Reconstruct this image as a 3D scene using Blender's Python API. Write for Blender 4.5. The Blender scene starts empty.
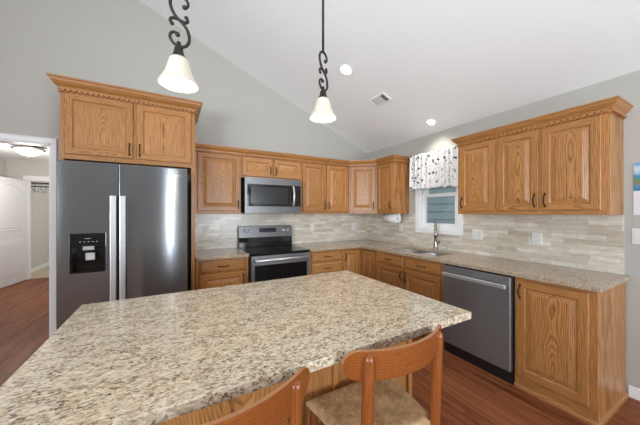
import bpy, bmesh, math, random
from mathutils import Vector, Matrix
random.seed(7)
SC = bpy.context.scene
COL = SC.collection
PI = math.pi

# ------------------------------------------------------------------ camera, world, lights, exposure
cam = bpy.data.cameras.new('camera')
cam.sensor_width = 36.0
cam.lens = 36.0 * 262.0 / 640.0
cam.clip_start = 0.02
co = bpy.data.objects.new('camera', cam)
co.location = (0, 0, 1.388)
co.rotation_euler = (PI / 2, 0, -0.51)
COL.objects.link(co)
SC.camera = co

world = bpy.data.worlds.new('world')
SC.world = world
world.use_nodes = True
world.node_tree.nodes['Background'].inputs[0].default_value = (0.90, 0.96, 1.0, 1)
world.node_tree.nodes['Background'].inputs[1].default_value = 1.6

vs = SC.view_settings
vs.view_transform = 'Standard'
vs.look = 'None'
vs.exposure = 0.0
vs.gamma = 1.0
vs.use_curve_mapping = False

def area(name, loc, rot, sx, sy, power, color=(1, 1, 1)):
    l = bpy.data.lights.new(name, 'AREA')
    l.shape = 'RECTANGLE'; l.size = sx; l.size_y = sy; l.energy = power; l.color = color
    o = bpy.data.objects.new(name, l)
    o.location = loc; o.rotation_euler = rot
    COL.objects.link(o)
    return o
# daylight through the living-room windows behind the camera
area('daylight_rear', (2.20, -4.93, 1.35), (PI / 2, 0, 0), 1.2, 1.7, 110, (0.90, 0.995, 1.10))
area('daylight_left', (-4.43, -1.2, 1.35), (PI / 2, 0, -PI / 2), 2.6, 1.7, 120, (0.90, 0.995, 1.10))
area('daylight_sidelight', (-0.10, -5.02, 1.50), (PI / 2, 0, 0), 0.09, 2.6, 30, (0.90, 0.995, 1.10))
# added fill lights aimed at the vaulted ceiling, standing in for bounced flash
def aim(o, target, spread):
    o.rotation_euler = (Vector(target) - o.location).to_track_quat('-Z', 'Y').to_euler()
    o.data.spread = math.radians(spread)
aim(area('bounce_fill', (1.1, -1.9, 1.0), (0, 0, 0), 1.2, 1.2, 30, (0.91, 1.0, 1.06)), (1.0, 0.4, 3.2), 130)
aim(area('bounce_fill_far', (-2.3, -1.0, 1.7), (0, 0, 0), 0.9, 0.9, 26, (0.92, 1.0, 1.04)), (2.1, 2.6, 3.2), 85)  # second unseen fill, added to brighten the far ceiling corner
# daylight on the neighbouring wall comes from the sky colour

# ------------------------------------------------------------------ material helpers
def new_mat(name):
    m = bpy.data.materials.new(name); m.use_nodes = True
    nt = m.node_tree
    return m, nt, nt.nodes['Principled BSDF']

def plain(name, col, rough=0.5, metal=0.0, bump=0.0, bscale=60.0, emit=None, estr=0.0, spec=None):
    m, nt, b = new_mat(name)
    b.inputs['Base Color'].default_value = (*col, 1)
    b.inputs['Roughness'].default_value = rough
    b.inputs['Metallic'].default_value = metal
    if spec is not None: b.inputs['Specular IOR Level'].default_value = spec
    if emit:
        b.inputs['Emission Color'].default_value = (*emit, 1)
        b.inputs['Emission Strength'].default_value = estr
    if bump > 0:
        tc = nt.nodes.new('ShaderNodeTexCoord')
        n = nt.nodes.new('ShaderNodeTexNoise'); n.inputs['Scale'].default_value = bscale
        n.inputs['Detail'].default_value = 4
        bp = nt.nodes.new('ShaderNodeBump'); bp.inputs['Strength'].default_value = bump
        bp.inputs['Distance'].default_value = 0.004
        nt.links.new(tc.outputs['Object'], n.inputs['Vector'])
        nt.links.new(n.outputs['Fac'], bp.inputs['Height'])
        nt.links.new(bp.outputs['Normal'], b.inputs['Normal'])
    return m

def ramp(nt, stops):
    r = nt.nodes.new('ShaderNodeValToRGB')
    e = r.color_ramp.elements
    while len(e) < len(stops): e.new(0.5)
    for k, (p, c) in enumerate(stops):
        e[k].position = p; e[k].color = (*c, 1)
    return r

def math_node(nt, op, a, b=None):
    n = nt.nodes.new('ShaderNodeMath'); n.operation = op
    for k, v in enumerate((a, b)):
        if v is None: continue
        if isinstance(v, (int, float)): n.inputs[k].default_value = v
        else: nt.links.new(v, n.inputs[k])
    return n.outputs[0]

def mix_rgb(nt, fac, a, b, mode='MIX'):
    n = nt.nodes.new('ShaderNodeMix'); n.data_type = 'RGBA'; n.blend_type = mode
    def setv(s, v):
        if isinstance(v, (int, float)): s.default_value = v
        elif isinstance(v, tuple): s.default_value = (*v, 1)
        else: nt.links.new(v, s)
    setv(n.inputs[0], fac); setv(n.inputs[6], a); setv(n.inputs[7], b)
    return n.outputs[2]

def oak(name, horiz=False, centre=False, light=(0.51, 0.236, 0.073), dark=(0.165, 0.057, 0.015), rough=0.36, along='z', RINGS=105.0):
    """honey oak: nested elongated growth rings plus fine open-pore streaks along the grain"""
    m, nt, b = new_mat(name)
    tc = nt.nodes.new('ShaderNodeTexCoord')
    oi = nt.nodes.new('ShaderNodeObjectInfo')
    sep = nt.nodes.new('ShaderNodeSeparateXYZ')
    nt.links.new(tc.outputs['Object'], sep.inputs[0])
    x, y, z = sep.outputs
    if horiz: x, z = z, x
    if along == 'y': y, z = z, y
    rnd = oi.outputs['Random']
    off = math_node(nt, 'MULTIPLY', math_node(nt, 'SUBTRACT', rnd, 0.5), 0.10 if centre else 0.5)
    xx = math_node(nt, 'ADD', x, off if centre else math_node(nt, 'ADD', off, 0.37))
    # flat-sawn board: rings cut at a depth that drifts along the grain, giving cathedral arches
    nd = nt.nodes.new('ShaderNodeTexNoise'); nd.noise_dimensions = '1D'; nd.inputs['Scale'].default_value = 2.2; nd.inputs['Detail'].default_value = 1
    nt.links.new(math_node(nt, 'ADD', z, math_node(nt, 'MULTIPLY', rnd, 50.0)), nd.inputs['W'])
    dep = math_node(nt, 'ADD', math_node(nt, 'ADD', 0.055, math_node(nt, 'MULTIPLY', z, 0.060)),
                    math_node(nt, 'MULTIPLY', math_node(nt, 'SUBTRACT', nd.outputs['Fac'], 0.5), 0.062))
    dep = math_node(nt, 'ADD', dep, math_node(nt, 'MULTIPLY', y, 0.6))
    nz = nt.nodes.new('ShaderNodeTexNoise'); nz.inputs['Scale'].default_value = 14.0; nz.inputs['Detail'].default_value = 2
    cm2 = nt.nodes.new('ShaderNodeCombineXYZ')
    nt.links.new(math_node(nt, 'ADD', x, math_node(nt, 'MULTIPLY', rnd, 40.0)), cm2.inputs[0]); nt.links.new(y, cm2.inputs[1])
    nt.links.new(math_node(nt, 'MULTIPLY', z, 0.30), cm2.inputs[2])
    nt.links.new(cm2.outputs[0], nz.inputs['Vector'])
    wob = math_node(nt, 'MULTIPLY', math_node(nt, 'SUBTRACT', nz.outputs['Fac'], 0.5), 0.015)
    rr = math_node(nt, 'SQRT', math_node(nt, 'ADD', math_node(nt, 'POWER', xx, 2.0), math_node(nt, 'POWER', math_node(nt, 'ABSOLUTE', dep), 2.0)))
    rr = math_node(nt, 'ADD', rr, wob)
    ph = math_node(nt, 'FRACT', math_node(nt, 'MULTIPLY', rr, RINGS))
    ringr = ramp(nt, [(0.0, (0.30,) * 3), (0.12, (0.0,) * 3), (0.55, (0.12,) * 3), (0.80, (0.85,) * 3), (0.92, (1.0,) * 3), (1.0, (0.30,) * 3)])
    nt.links.new(ph, ringr.inputs[0])
    # pores
    cm3 = nt.nodes.new('ShaderNodeCombineXYZ')
    nt.links.new(math_node(nt, 'MULTIPLY', math_node(nt, 'ADD', x, rnd), 330.0), cm3.inputs[0])
    nt.links.new(math_node(nt, 'MULTIPLY', y, 330.0), cm3.inputs[1]); nt.links.new(math_node(nt, 'MULTIPLY', z, 9.0), cm3.inputs[2])
    pn = nt.nodes.new('ShaderNodeTexNoise'); pn.inputs['Scale'].default_value = 1.0; pn.inputs['Detail'].default_value = 2
    nt.links.new(cm3.outputs[0], pn.inputs['Vector'])
    pr = ramp(nt, [(0.42, (0,) * 3), (0.70, (1,) * 3)])
    nt.links.new(pn.outputs['Fac'], pr.inputs[0])
    fac = math_node(nt, 'ADD', math_node(nt, 'MULTIPLY', ringr.outputs[0], 0.54), math_node(nt, 'MULTIPLY', pr.outputs[0], 0.58))
    c0 = mix_rgb(nt, fac, light, dark)
    # board-to-board tone
    tone = math_node(nt, 'ADD', 0.90, math_node(nt, 'MULTIPLY', rnd, 0.2))
    hs = nt.nodes.new('ShaderNodeHueSaturation'); nt.links.new(tone, hs.inputs['Value']); nt.links.new(c0, hs.inputs['Color'])
    nt.links.new(hs.outputs[0], b.inputs['Base Color'])
    b.inputs['Roughness'].default_value = rough
    bp = nt.nodes.new('ShaderNodeBump'); bp.inputs['Strength'].default_value = 0.12; bp.inputs['Distance'].default_value = 0.001
    bp.invert = True
    nt.links.new(fac, bp.inputs['Height']); nt.links.new(bp.outputs['Normal'], b.inputs['Normal'])
    return m

OAK_V = oak('oak_vertical')
OAK_H = oak('oak_horizontal', horiz=True)
OAK_P = oak('oak_panel', centre=True, light=(0.54, 0.255, 0.083))
OAK_Y = oak('oak_along_depth', along='y')

def granite(name, base, tan, grey, dark, stretch=(1, 1, 1), rot=0.0, vein=0.0, veincol=(0.5, 0.46, 0.4)):
    m, nt, b = new_mat(name)
    tc = nt.nodes.new('ShaderNodeTexCoord')
    mp = nt.nodes.new('ShaderNodeMapping'); mp.inputs['Scale'].default_value = stretch
    mp.inputs['Rotation'].default_value = (0, 0, rot)
    nt.links.new(tc.outputs['Object'], mp.inputs[0])
    def noise(s, d=4, dist=0.0, off=0.0):
        n = nt.nodes.new('ShaderNodeTexNoise'); n.inputs['Scale'].default_value = s; n.inputs['Detail'].default_value = d
        n.inputs['Distortion'].default_value = dist
        a = nt.nodes.new('ShaderNodeVectorMath'); a.operation = 'ADD'; a.inputs[1].default_value = (off, off * 1.7, 0)
        nt.links.new(mp.outputs[0], a.inputs[0]); nt.links.new(a.outputs[0], n.inputs['Vector'])
        return n.outputs['Fac']
    r1 = ramp(nt, [(0.44, (0,) * 3), (0.60, (1,) * 3)]); nt.links.new(noise(82, 5, 0.6), r1.inputs[0])
    c = mix_rgb(nt, r1.outputs[0], base, tan)
    r2 = ramp(nt, [(0.54, (0,) * 3), (0.60, (1,) * 3)]); nt.links.new(noise(130, 3, 0.3, 9.0), r2.inputs[0])
    c = mix_rgb(nt, math_node(nt, 'MULTIPLY', r2.outputs[0], 0.75), c, grey)
    r3 = ramp(nt, [(0.555, (0,) * 3), (0.62, (1,) * 3)]); nt.links.new(noise(140, 3, 0.4, 23.0), r3.inputs[0])
    c = mix_rgb(nt, math_node(nt, 'MULTIPLY', r3.outputs[0], 0.9), c, dark)
    r4 = ramp(nt, [(0.575, (0,) * 3), (0.63, (1,) * 3)]); nt.links.new(noise(104, 2, 0.2, 41.0), r4.inputs[0])
    c = mix_rgb(nt, math_node(nt, 'MULTIPLY', r4.outputs[0], 0.8), c, (0.27, 0.15, 0.075))
    rL = ramp(nt, [(0.46, (0,) * 3), (0.62, (1,) * 3)]); nt.links.new(noise(24, 3, 0.8, 61.0), rL.inputs[0])
    c = mix_rgb(nt, math_node(nt, 'MULTIPLY', rL.outputs[0], 0.40), c, tuple(min(1, v * 1.12) for v in base))
    if vein > 0:
        r5 = ramp(nt, [(0.40, (0,) * 3), (0.65, (1,) * 3)]); nt.links.new(noise(6, 4, 1.2, 5.0), r5.inputs[0])
        c = mix_rgb(nt, math_node(nt, 'MULTIPLY', r5.outputs[0], vein), c, veincol)
    nt.links.new(c, b.inputs['Base Color'])
    b.inputs['Roughness'].default_value = 0.13
    b.inputs['Specular IOR Level'].default_value = 0.45
    return m

GRANITE_I = granite('granite_island', (0.77, 0.68, 0.525), (0.53, 0.41, 0.26), (0.34, 0.30, 0.25), (0.05, 0.042, 0.032), (0.6, 1.25, 1), 0.35)
GRANITE_C = granite('granite_counter', (0.54, 0.445, 0.325), (0.38, 0.275, 0.17), (0.22, 0.20, 0.17), (0.05, 0.038, 0.03), (0.9, 1.1, 1), 0.2, 0.35, (0.36, 0.30, 0.235))

def planks(name):
    m, nt, b = new_mat(name)
    tc = nt.nodes.new('ShaderNodeTexCoord')
    mp = nt.nodes.new('ShaderNodeMapping'); mp.inputs['Rotation'].default_value = (0, 0, PI / 2)
    nt.links.new(tc.outputs['Object'], mp.inputs[0])
    br = nt.nodes.new('ShaderNodeTexBrick')
    br.offset = 0.37; br.offset_frequency = 2
    br.inputs['Color1'].default_value = (0.0, 0.0, 0.0, 1); br.inputs['Color2'].default_value = (1, 1, 1, 1)
    br.inputs['Mortar'].default_value = (0.5, 0.5, 0.5, 1)
    br.inputs['Scale'].default_value = 1.0; br.inputs['Mortar Size'].default_value = 0.0016
    br.inputs['Brick Width'].default_value = 1.1; br.inputs['Row Height'].default_value = 0.102
    nt.links.new(mp.outputs[0], br.inputs['Vector'])
    m2 = nt.nodes.new('ShaderNodeMapping'); m2.inputs['Scale'].default_value = (32, 2.0, 1)
    nt.links.new(tc.outputs['Object'], m2.inputs[0])
    ad = nt.nodes.new('ShaderNodeVectorMath'); ad.operation = 'MULTIPLY_ADD'
    ad.inputs[1].default_value = (1, 1, 1)
    scb = nt.nodes.new('ShaderNodeVectorMath'); scb.operation = 'SCALE'; scb.inputs['Scale'].default_value = 17.0
    nt.links.new(br.outputs['Color'], scb.inputs[0])
    nt.links.new(m2.outputs[0], ad.inputs[0]); nt.links.new(scb.outputs[0], ad.inputs[2])
    n = nt.nodes.new('ShaderNodeTexNoise'); n.inputs['Scale'].default_value = 1.0; n.inputs['Detail'].default_value = 6; n.inputs['Distortion'].default_value = 0.6
    nt.links.new(ad.outputs[0], n.inputs['Vector'])
    r = ramp(nt, [(0.28, (0.075, 0.022, 0.010)), (0.48, (0.19, 0.060, 0.025)), (0.72, (0.33, 0.115, 0.046))])
    nt.links.new(n.outputs['Fac'], r.inputs[0])
    c = mix_rgb(nt, math_node(nt, 'MULTIPLY', br.outputs['Color'], 0.45), r.outputs[0], (0.37, 0.135, 0.055))
    c = mix_rgb(nt, math_node(nt, 'MULTIPLY', br.outputs['Fac'], 0.75), c, (0.03, 0.012, 0.007))
    nt.links.new(c, b.inputs['Base Color'])
    b.inputs['Roughness'].default_value = 0.38; b.inputs['Specular IOR Level'].default_value = 0.14
    bp = nt.nodes.new('ShaderNodeBump'); bp.inputs['Strength'].default_value = 0.25; bp.inputs['Distance'].default_value = 0.002
    nt.links.new(n.outputs['Fac'], bp.inputs['Height']); nt.links.new(bp.outputs['Normal'], b.inputs['Normal'])
    return m
FLOOR = planks('hardwood')

def mosaic(name, axis, pal):
    """linear stone mosaic, axis 'x' runs along world x, 'y' along world y"""
    m, nt, b = new_mat(name)
    tc = nt.nodes.new('ShaderNodeTexCoord')
    sep = nt.nodes.new('ShaderNodeSeparateXYZ'); nt.links.new(tc.outputs['Object'], sep.inputs[0])
    cm = nt.nodes.new('ShaderNodeCombineXYZ')
    nt.links.new(sep.outputs[0 if axis == 'x' else 1], cm.inputs[0]); nt.links.new(sep.outputs[2], cm.inputs[1])
    br = nt.nodes.new('ShaderNodeTexBrick'); br.offset = 0.43; br.offset_frequency = 3; br.squash = 0.65; br.squash_frequency = 2
    br.inputs['Color1'].default_value = (0, 0, 0, 1); br.inputs['Color2'].default_value = (1, 1, 1, 1)
    br.inputs['Mortar'].default_value = (0.5, 0.5, 0.5, 1)
    br.inputs['Scale'].default_value = 1.0; br.inputs['Mortar Size'].default_value = 0.0014
    br.inputs['Brick Width'].default_value = 0.27; br.inputs['Row Height'].default_value = 0.0415
    nt.links.new(cm.outputs[0], br.inputs['Vector'])
    st = [(k / (len(pal) - 1), c) for k, c in enumerate(pal)]
    r = ramp(nt, st); nt.links.new(br.outputs['Color'], r.inputs[0])
    mp = nt.nodes.new('ShaderNodeMapping'); mp.inputs['Scale'].default_value = (7, 26, 1)
    nt.links.new(cm.outputs[0], mp.inputs[0])
    n = nt.nodes.new('ShaderNodeTexNoise'); n.inputs['Scale'].default_value = 1.0; n.inputs['Detail'].default_value = 5; n.inputs['Distortion'].default_value = 1.2
    nt.links.new(mp.outputs[0], n.inputs['Vector'])
    rv = ramp(nt, [(0.3, (0.84, 0.83, 0.81)), (0.65, (1.08, 1.08, 1.08))]); nt.links.new(n.outputs['Fac'], rv.inputs[0])
    c = mix_rgb(nt, 1.0, r.outputs[0], rv.outputs[0], 'MULTIPLY')
    c = mix_rgb(nt, math_node(nt, 'MULTIPLY', br.outputs['Fac'], 0.8), c, (0.40, 0.37, 0.33))
    nt.links.new(c, b.inputs['Base Color'])
    b.inputs['Roughness'].default_value = 0.22
    bp = nt.nodes.new('ShaderNodeBump'); bp.inputs['Strength'].default_value = 0.4; bp.inputs['Distance'].default_value = 0.0015; bp.invert = True
    nt.links.new(br.outputs['Fac'], bp.inputs['Height']); nt.links.new(bp.outputs['Normal'], b.inputs['Normal'])
    return m
TILE_PAL = [(0.49, 0.425, 0.335), (0.72, 0.665, 0.58), (0.58, 0.52, 0.425), (0.78, 0.74, 0.67), (0.51, 0.45, 0.365), (0.67, 0.615, 0.525), (0.75, 0.705, 0.63)]
TILE_X = mosaic('stone_mosaic_back', 'x', TILE_PAL)
TILE_Y = mosaic('stone_mosaic_right', 'y', TILE_PAL)

def brushed(name, col, rough=0.32, axis=0, metal=1.0, aniso=0.0):
    m, nt, b = new_mat(name)
    tc = nt.nodes.new('ShaderNodeTexCoord')
    mp = nt.nodes.new('ShaderNodeMapping')
    s = [400, 400, 400]; s[axis] = 3
    mp.inputs['Scale'].default_value = s
    nt.links.new(tc.outputs['Object'], mp.inputs[0])
    n = nt.nodes.new('ShaderNodeTexNoise'); n.inputs['Scale'].default_value = 1.0; n.inputs['Detail'].default_value = 2
    nt.links.new(mp.outputs[0], n.inputs['Vector'])
    r = ramp(nt, [(0.3, tuple(v * 0.95 for v in col)), (0.7, tuple(v * 1.05 for v in col))])
    nt.links.new(n.outputs['Fac'], r.inputs[0]); nt.links.new(r.outputs[0], b.inputs['Base Color'])
    b.inputs['Metallic'].default_value = metal
    b.inputs['Roughness'].default_value = rough
    if aniso:
        b.inputs['Anisotropic'].default_value = aniso
        tg = nt.nodes.new('ShaderNodeCombineXYZ'); tg.inputs[2].default_value = 1.0
        nt.links.new(tg.outputs[0], b.inputs['Tangent'])
    return m
STEEL_F = brushed('fridge_steel', (0.255, 0.272, 0.285), 0.17, 0, 0.85, 1.0)
STEEL_D = brushed('appliance_steel', (0.265, 0.275, 0.285), 0.34, 0, 0.65, 0.8)
STEEL_R = brushed('range_steel', (0.205, 0.209, 0.213), 0.36, 0, 0.75, 0.75)
STEEL_L = brushed('bright_steel', (0.66, 0.68, 0.70), 0.28, 0, 0.7)
STEEL_SINK = brushed('sink_steel', (0.46, 0.45, 0.44), 0.28, 0)
NICKEL = plain('brushed_nickel', (0.36, 0.335, 0.30), 0.28, 1.0)
FRIDGE_SIDE = plain('fridge_side_grey', (0.055, 0.056, 0.058), 0.5)
BLACK_GLASS = plain('black_glass', (0.006, 0.006, 0.007), 0.06)
BLACK_PLASTIC = plain('black_plastic', (0.012, 0.012, 0.013), 0.35)
GREY_PLASTIC = plain('grey_plastic', (0.42, 0.43, 0.44), 0.3, 0.6)
DISPLAY = plain('display_glass', (0.012, 0.016, 0.026), 0.08)
OVEN_GLASS = plain('oven_window_glass', (0.006, 0.006, 0.007), 0.10, spec=0.2)
MICRO_GLASS = plain('microwave_window_mesh', (0.018, 0.0185, 0.020), 0.16)
IRON = plain('wrought_iron_bronze', (0.020, 0.018, 0.017), 0.5, 0.4, 0.3, 120)
PULL = plain('oil_rubbed_bronze', (0.022, 0.016, 0.013), 0.42, 0.6)
WALL = plain('wall_paint_greige', (0.465, 0.45, 0.41), 0.65, 0, 0.05, 220)
CEIL = plain('ceiling_paint_white', (0.90, 0.915, 0.92), 0.8, 0, 0.05, 180)
WHITE = plain('trim_paint_white', (0.87, 0.87, 0.87), 0.38)
DOORW = plain('door_paint_white', (0.78, 0.78, 0.79), 0.42)
VINYL = plain('white_vinyl', (0.87, 0.87, 0.88), 0.35)
PLATE = plain('outlet_white_plastic', (0.74, 0.73, 0.70), 0.35)
SLOT = plain('outlet_slot', (0.08, 0.08, 0.08), 0.6)
HALLW = plain('hall_paint', (0.60, 0.585, 0.555), 0.7)
CARPET = plain('carpet_tan', (0.50, 0.42, 0.31), 0.95, 0, 0.8, 300)
PAPER = plain('paper_towel', (0.82, 0.82, 0.81), 0.9, 0, 0.3, 150)
SHADE_BOX = plain('dark_recess', (0.02, 0.02, 0.02), 0.7)
SHADE = plain('frosted_glass_shade', (0.52, 0.48, 0.40), 0.35, 0, 0, 60, (1.0, 0.88, 0.68), 0.16)
BULB = plain('lamp_bulb', (1, 1, 1), 0.4, 0, 0, 60, (1.0, 0.95, 0.86), 4.0)
CANLIGHT = plain('recessed_lens', (1, 1, 1), 0.4, 0, 0, 60, (1.0, 0.97, 0.92), 7.0)
DOME = plain('frosted_dome', (0.9, 0.88, 0.84), 0.4, 0, 0, 60, (1.0, 0.94, 0.84), 0.25)
CHAIRWOOD = oak('chair_teak', light=(0.27, 0.080, 0.018), dark=(0.17, 0.045, 0.010), rough=0.26)
CHAIRWOOD_H = oak('chair_teak_horizontal', horiz=True, light=(0.27, 0.082, 0.019), dark=(0.18, 0.048, 0.011), rough=0.25)

PLYEDGE = plain('bent_wood_edge', (0.42, 0.19, 0.08), 0.3)

def glass_mat():
    m = bpy.data.materials.new('window_glass'); m.use_nodes = True
    nt = m.node_tree; nt.nodes.clear()
    out = nt.nodes.new('ShaderNodeOutputMaterial')
    tr = nt.nodes.new('ShaderNodeBsdfTransparent'); gl = nt.nodes.new('ShaderNodeBsdfGlossy'); gl.inputs['Roughness'].default_value = 0.02
    fr = nt.nodes.new('ShaderNodeFresnel'); fr.inputs[0].default_value = 1.3
    mx = nt.nodes.new('ShaderNodeMixShader')
    nt.links.new(fr.outputs[0], mx.inputs[0]); nt.links.new(tr.outputs[0], mx.inputs[1]); nt.links.new(gl.outputs[0], mx.inputs[2])
    nt.links.new(mx.outputs[0], out.inputs[0])
    return m
GLASS = glass_mat()

def cord_mat():
    """paper cord woven in four triangles; cords lie square to the nearest rail"""
    m, nt, b = new_mat('woven_paper_cord')
    tc = nt.nodes.new('ShaderNodeTexCoord'); sep = nt.nodes.new('ShaderNodeSeparateXYZ')
    nt.links.new(tc.outputs['Object'], sep.inputs[0])
    x, y, z = sep.outputs
    ax = math_node(nt, 'DIVIDE', math_node(nt, 'ABSOLUTE', x), 0.24)
    ay = math_node(nt, 'DIVIDE', math_node(nt, 'ABSOLUTE', y), 0.20)
    side = math_node(nt, 'GREATER_THAN', ax, ay)
    coord = nt.nodes.new('ShaderNodeMix'); coord.data_type = 'FLOAT'
    nt.links.new(side, coord.inputs[0]); nt.links.new(x, coord.inputs[2]); nt.links.new(y, coord.inputs[3])
    s = math_node(nt, 'SINE', math_node(nt, 'MULTIPLY', coord.outputs[0], 2 * PI / 0.0075))
    n = nt.nodes.new('ShaderNodeTexNoise'); n.inputs['Scale'].default_value = 40; n.inputs['Detail'].default_value = 4
    nt.links.new(tc.outputs['Object'], n.inputs['Vector'])
    f = math_node(nt, 'ADD', math_node(nt, 'MULTIPLY', s, 0.28), n.outputs['Fac'])
    r = ramp(nt, [(0.2, (0.30, 0.165, 0.065)), (0.55, (0.66, 0.42, 0.20)), (0.85, (0.80, 0.57, 0.31))])
    nt.links.new(f, r.inputs[0])
    nt.links.new(r.outputs[0], b.inputs['Base Color']); b.inputs['Roughness'].default_value = 0.75
    bp = nt.nodes.new('ShaderNodeBump'); bp.inputs['Strength'].default_value = 0.6; bp.inputs['Distance'].default_value = 0.003
    nt.links.new(s, bp.inputs['Height']); nt.links.new(bp.outputs['Normal'], b.inputs['Normal'])
    return m
CORD = cord_mat()

def valance_mat():
    m, nt, b = new_mat('valance_print')
    tc = nt.nodes.new('ShaderNodeTexCoord'); sep = nt.nodes.new('ShaderNodeSeparateXYZ')
    nt.links.new(tc.outputs['UV'], sep.inputs[0])
    cm = nt.nodes.new('ShaderNodeCombineXYZ'); nt.links.new(sep.outputs[0], cm.inputs[0]); nt.links.new(sep.outputs[1], cm.inputs[1])
    def dots(scale, rad, col, prev, off, dens):
        mp = nt.nodes.new('ShaderNodeMapping'); mp.inputs['Location'].default_value = (off, off * 0.7, 0)
        nt.links.new(cm.outputs[0], mp.inputs[0])
        v = nt.nodes.new('ShaderNodeTexVoronoi'); v.voronoi_dimensions = '2D'; v.inputs['Scale'].default_value = scale
        v.inputs['Randomness'].default_value = 0.8
        nt.links.new(mp.outputs[0], v.inputs['Vector'])
        d = math_node(nt, 'LESS_THAN', v.outputs['Distance'], rad)
        sp = nt.nodes.new('ShaderNodeSeparateColor'); nt.links.new(v.outputs['Color'], sp.inputs[0])
        k = math_node(nt, 'LESS_THAN', sp.outputs[0], dens)
        return mix_rgb(nt, math_node(nt, 'MULTIPLY', d, k), prev, col)
    c = dots(20, 0.16, (0.48, 0.40, 0.30), (0.80, 0.79, 0.775), 0.31, 0.55)
    c = dots(26, 0.17, (0.40, 0.41, 0.43), c, 0.87, 0.5)
    c = dots(12, 0.17, (0.06, 0.07, 0.11), c, 0.13, 0.5)
    c = dots(9, 0.13, (0.10, 0.12, 0.18), c, 0.55, 0.5)
    nt.links.new(c, b.inputs['Base Color']); b.inputs['Roughness'].default_value = 0.9
    return m
VALANCE = valance_mat()

def calendar_mat():
    m, nt, b = new_mat('calendar_picture')
    tc = nt.nodes.new('ShaderNodeTexCoord'); sep = nt.nodes.new('ShaderNodeSeparateXYZ')
    nt.links.new(tc.outputs['Object'], sep.inputs[0])
    z = math_node(nt, 'ADD', math_node(nt, 'MULTIPLY', sep.outputs[2], 4.4), 0.5)
    n = nt.nodes.new('ShaderNodeTexNoise'); n.inputs['Scale'].default_value = 22; n.inputs['Detail'].default_value = 3
    nt.links.new(tc.outputs['Object'], n.inputs['Vector'])
    zz = math_node(nt, 'ADD', z, math_node(nt, 'MULTIPLY', math_node(nt, 'SUBTRACT', n.outputs['Fac'], 0.5), 0.35))
    r = ramp(nt, [(0.0, (0.03, 0.16, 0.35)), (0.2, (0.04, 0.28, 0.42)), (0.3, (0.30, 0.14, 0.10)), (0.4, (0.10, 0.28, 0.10)), (0.55, (0.05, 0.22, 0.45)), (0.75, (0.55, 0.66, 0.75)), (0.9, (0.16, 0.38, 0.62))])
    nt.links.new(zz, r.inputs[0]); nt.links.new(r.outputs[0], b.inputs['Base Color']); b.inputs['Roughness'].default_value = 0.4
    return m
CALPIC = calendar_mat()

def siding_mat():
    m, nt, b = new_mat('lap_siding_paint')
    tc = nt.nodes.new('ShaderNodeTexCoord')
    n = nt.nodes.new('ShaderNodeTexNoise'); n.inputs['Scale'].default_value = 3; n.inputs['Detail'].default_value = 5
    nt.links.new(tc.outputs['Object'], n.inputs['Vector'])
    r = ramp(nt, [(0.3, (0.155, 0.215, 0.225)), (0.7, (0.185, 0.245, 0.255))]); nt.links.new(n.outputs['Fac'], r.inputs[0])
    nt.links.new(r.outputs[0], b.inputs['Base Color']); b.inputs['Roughness'].default_value = 0.7
    return m
SIDING = siding_mat()

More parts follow.
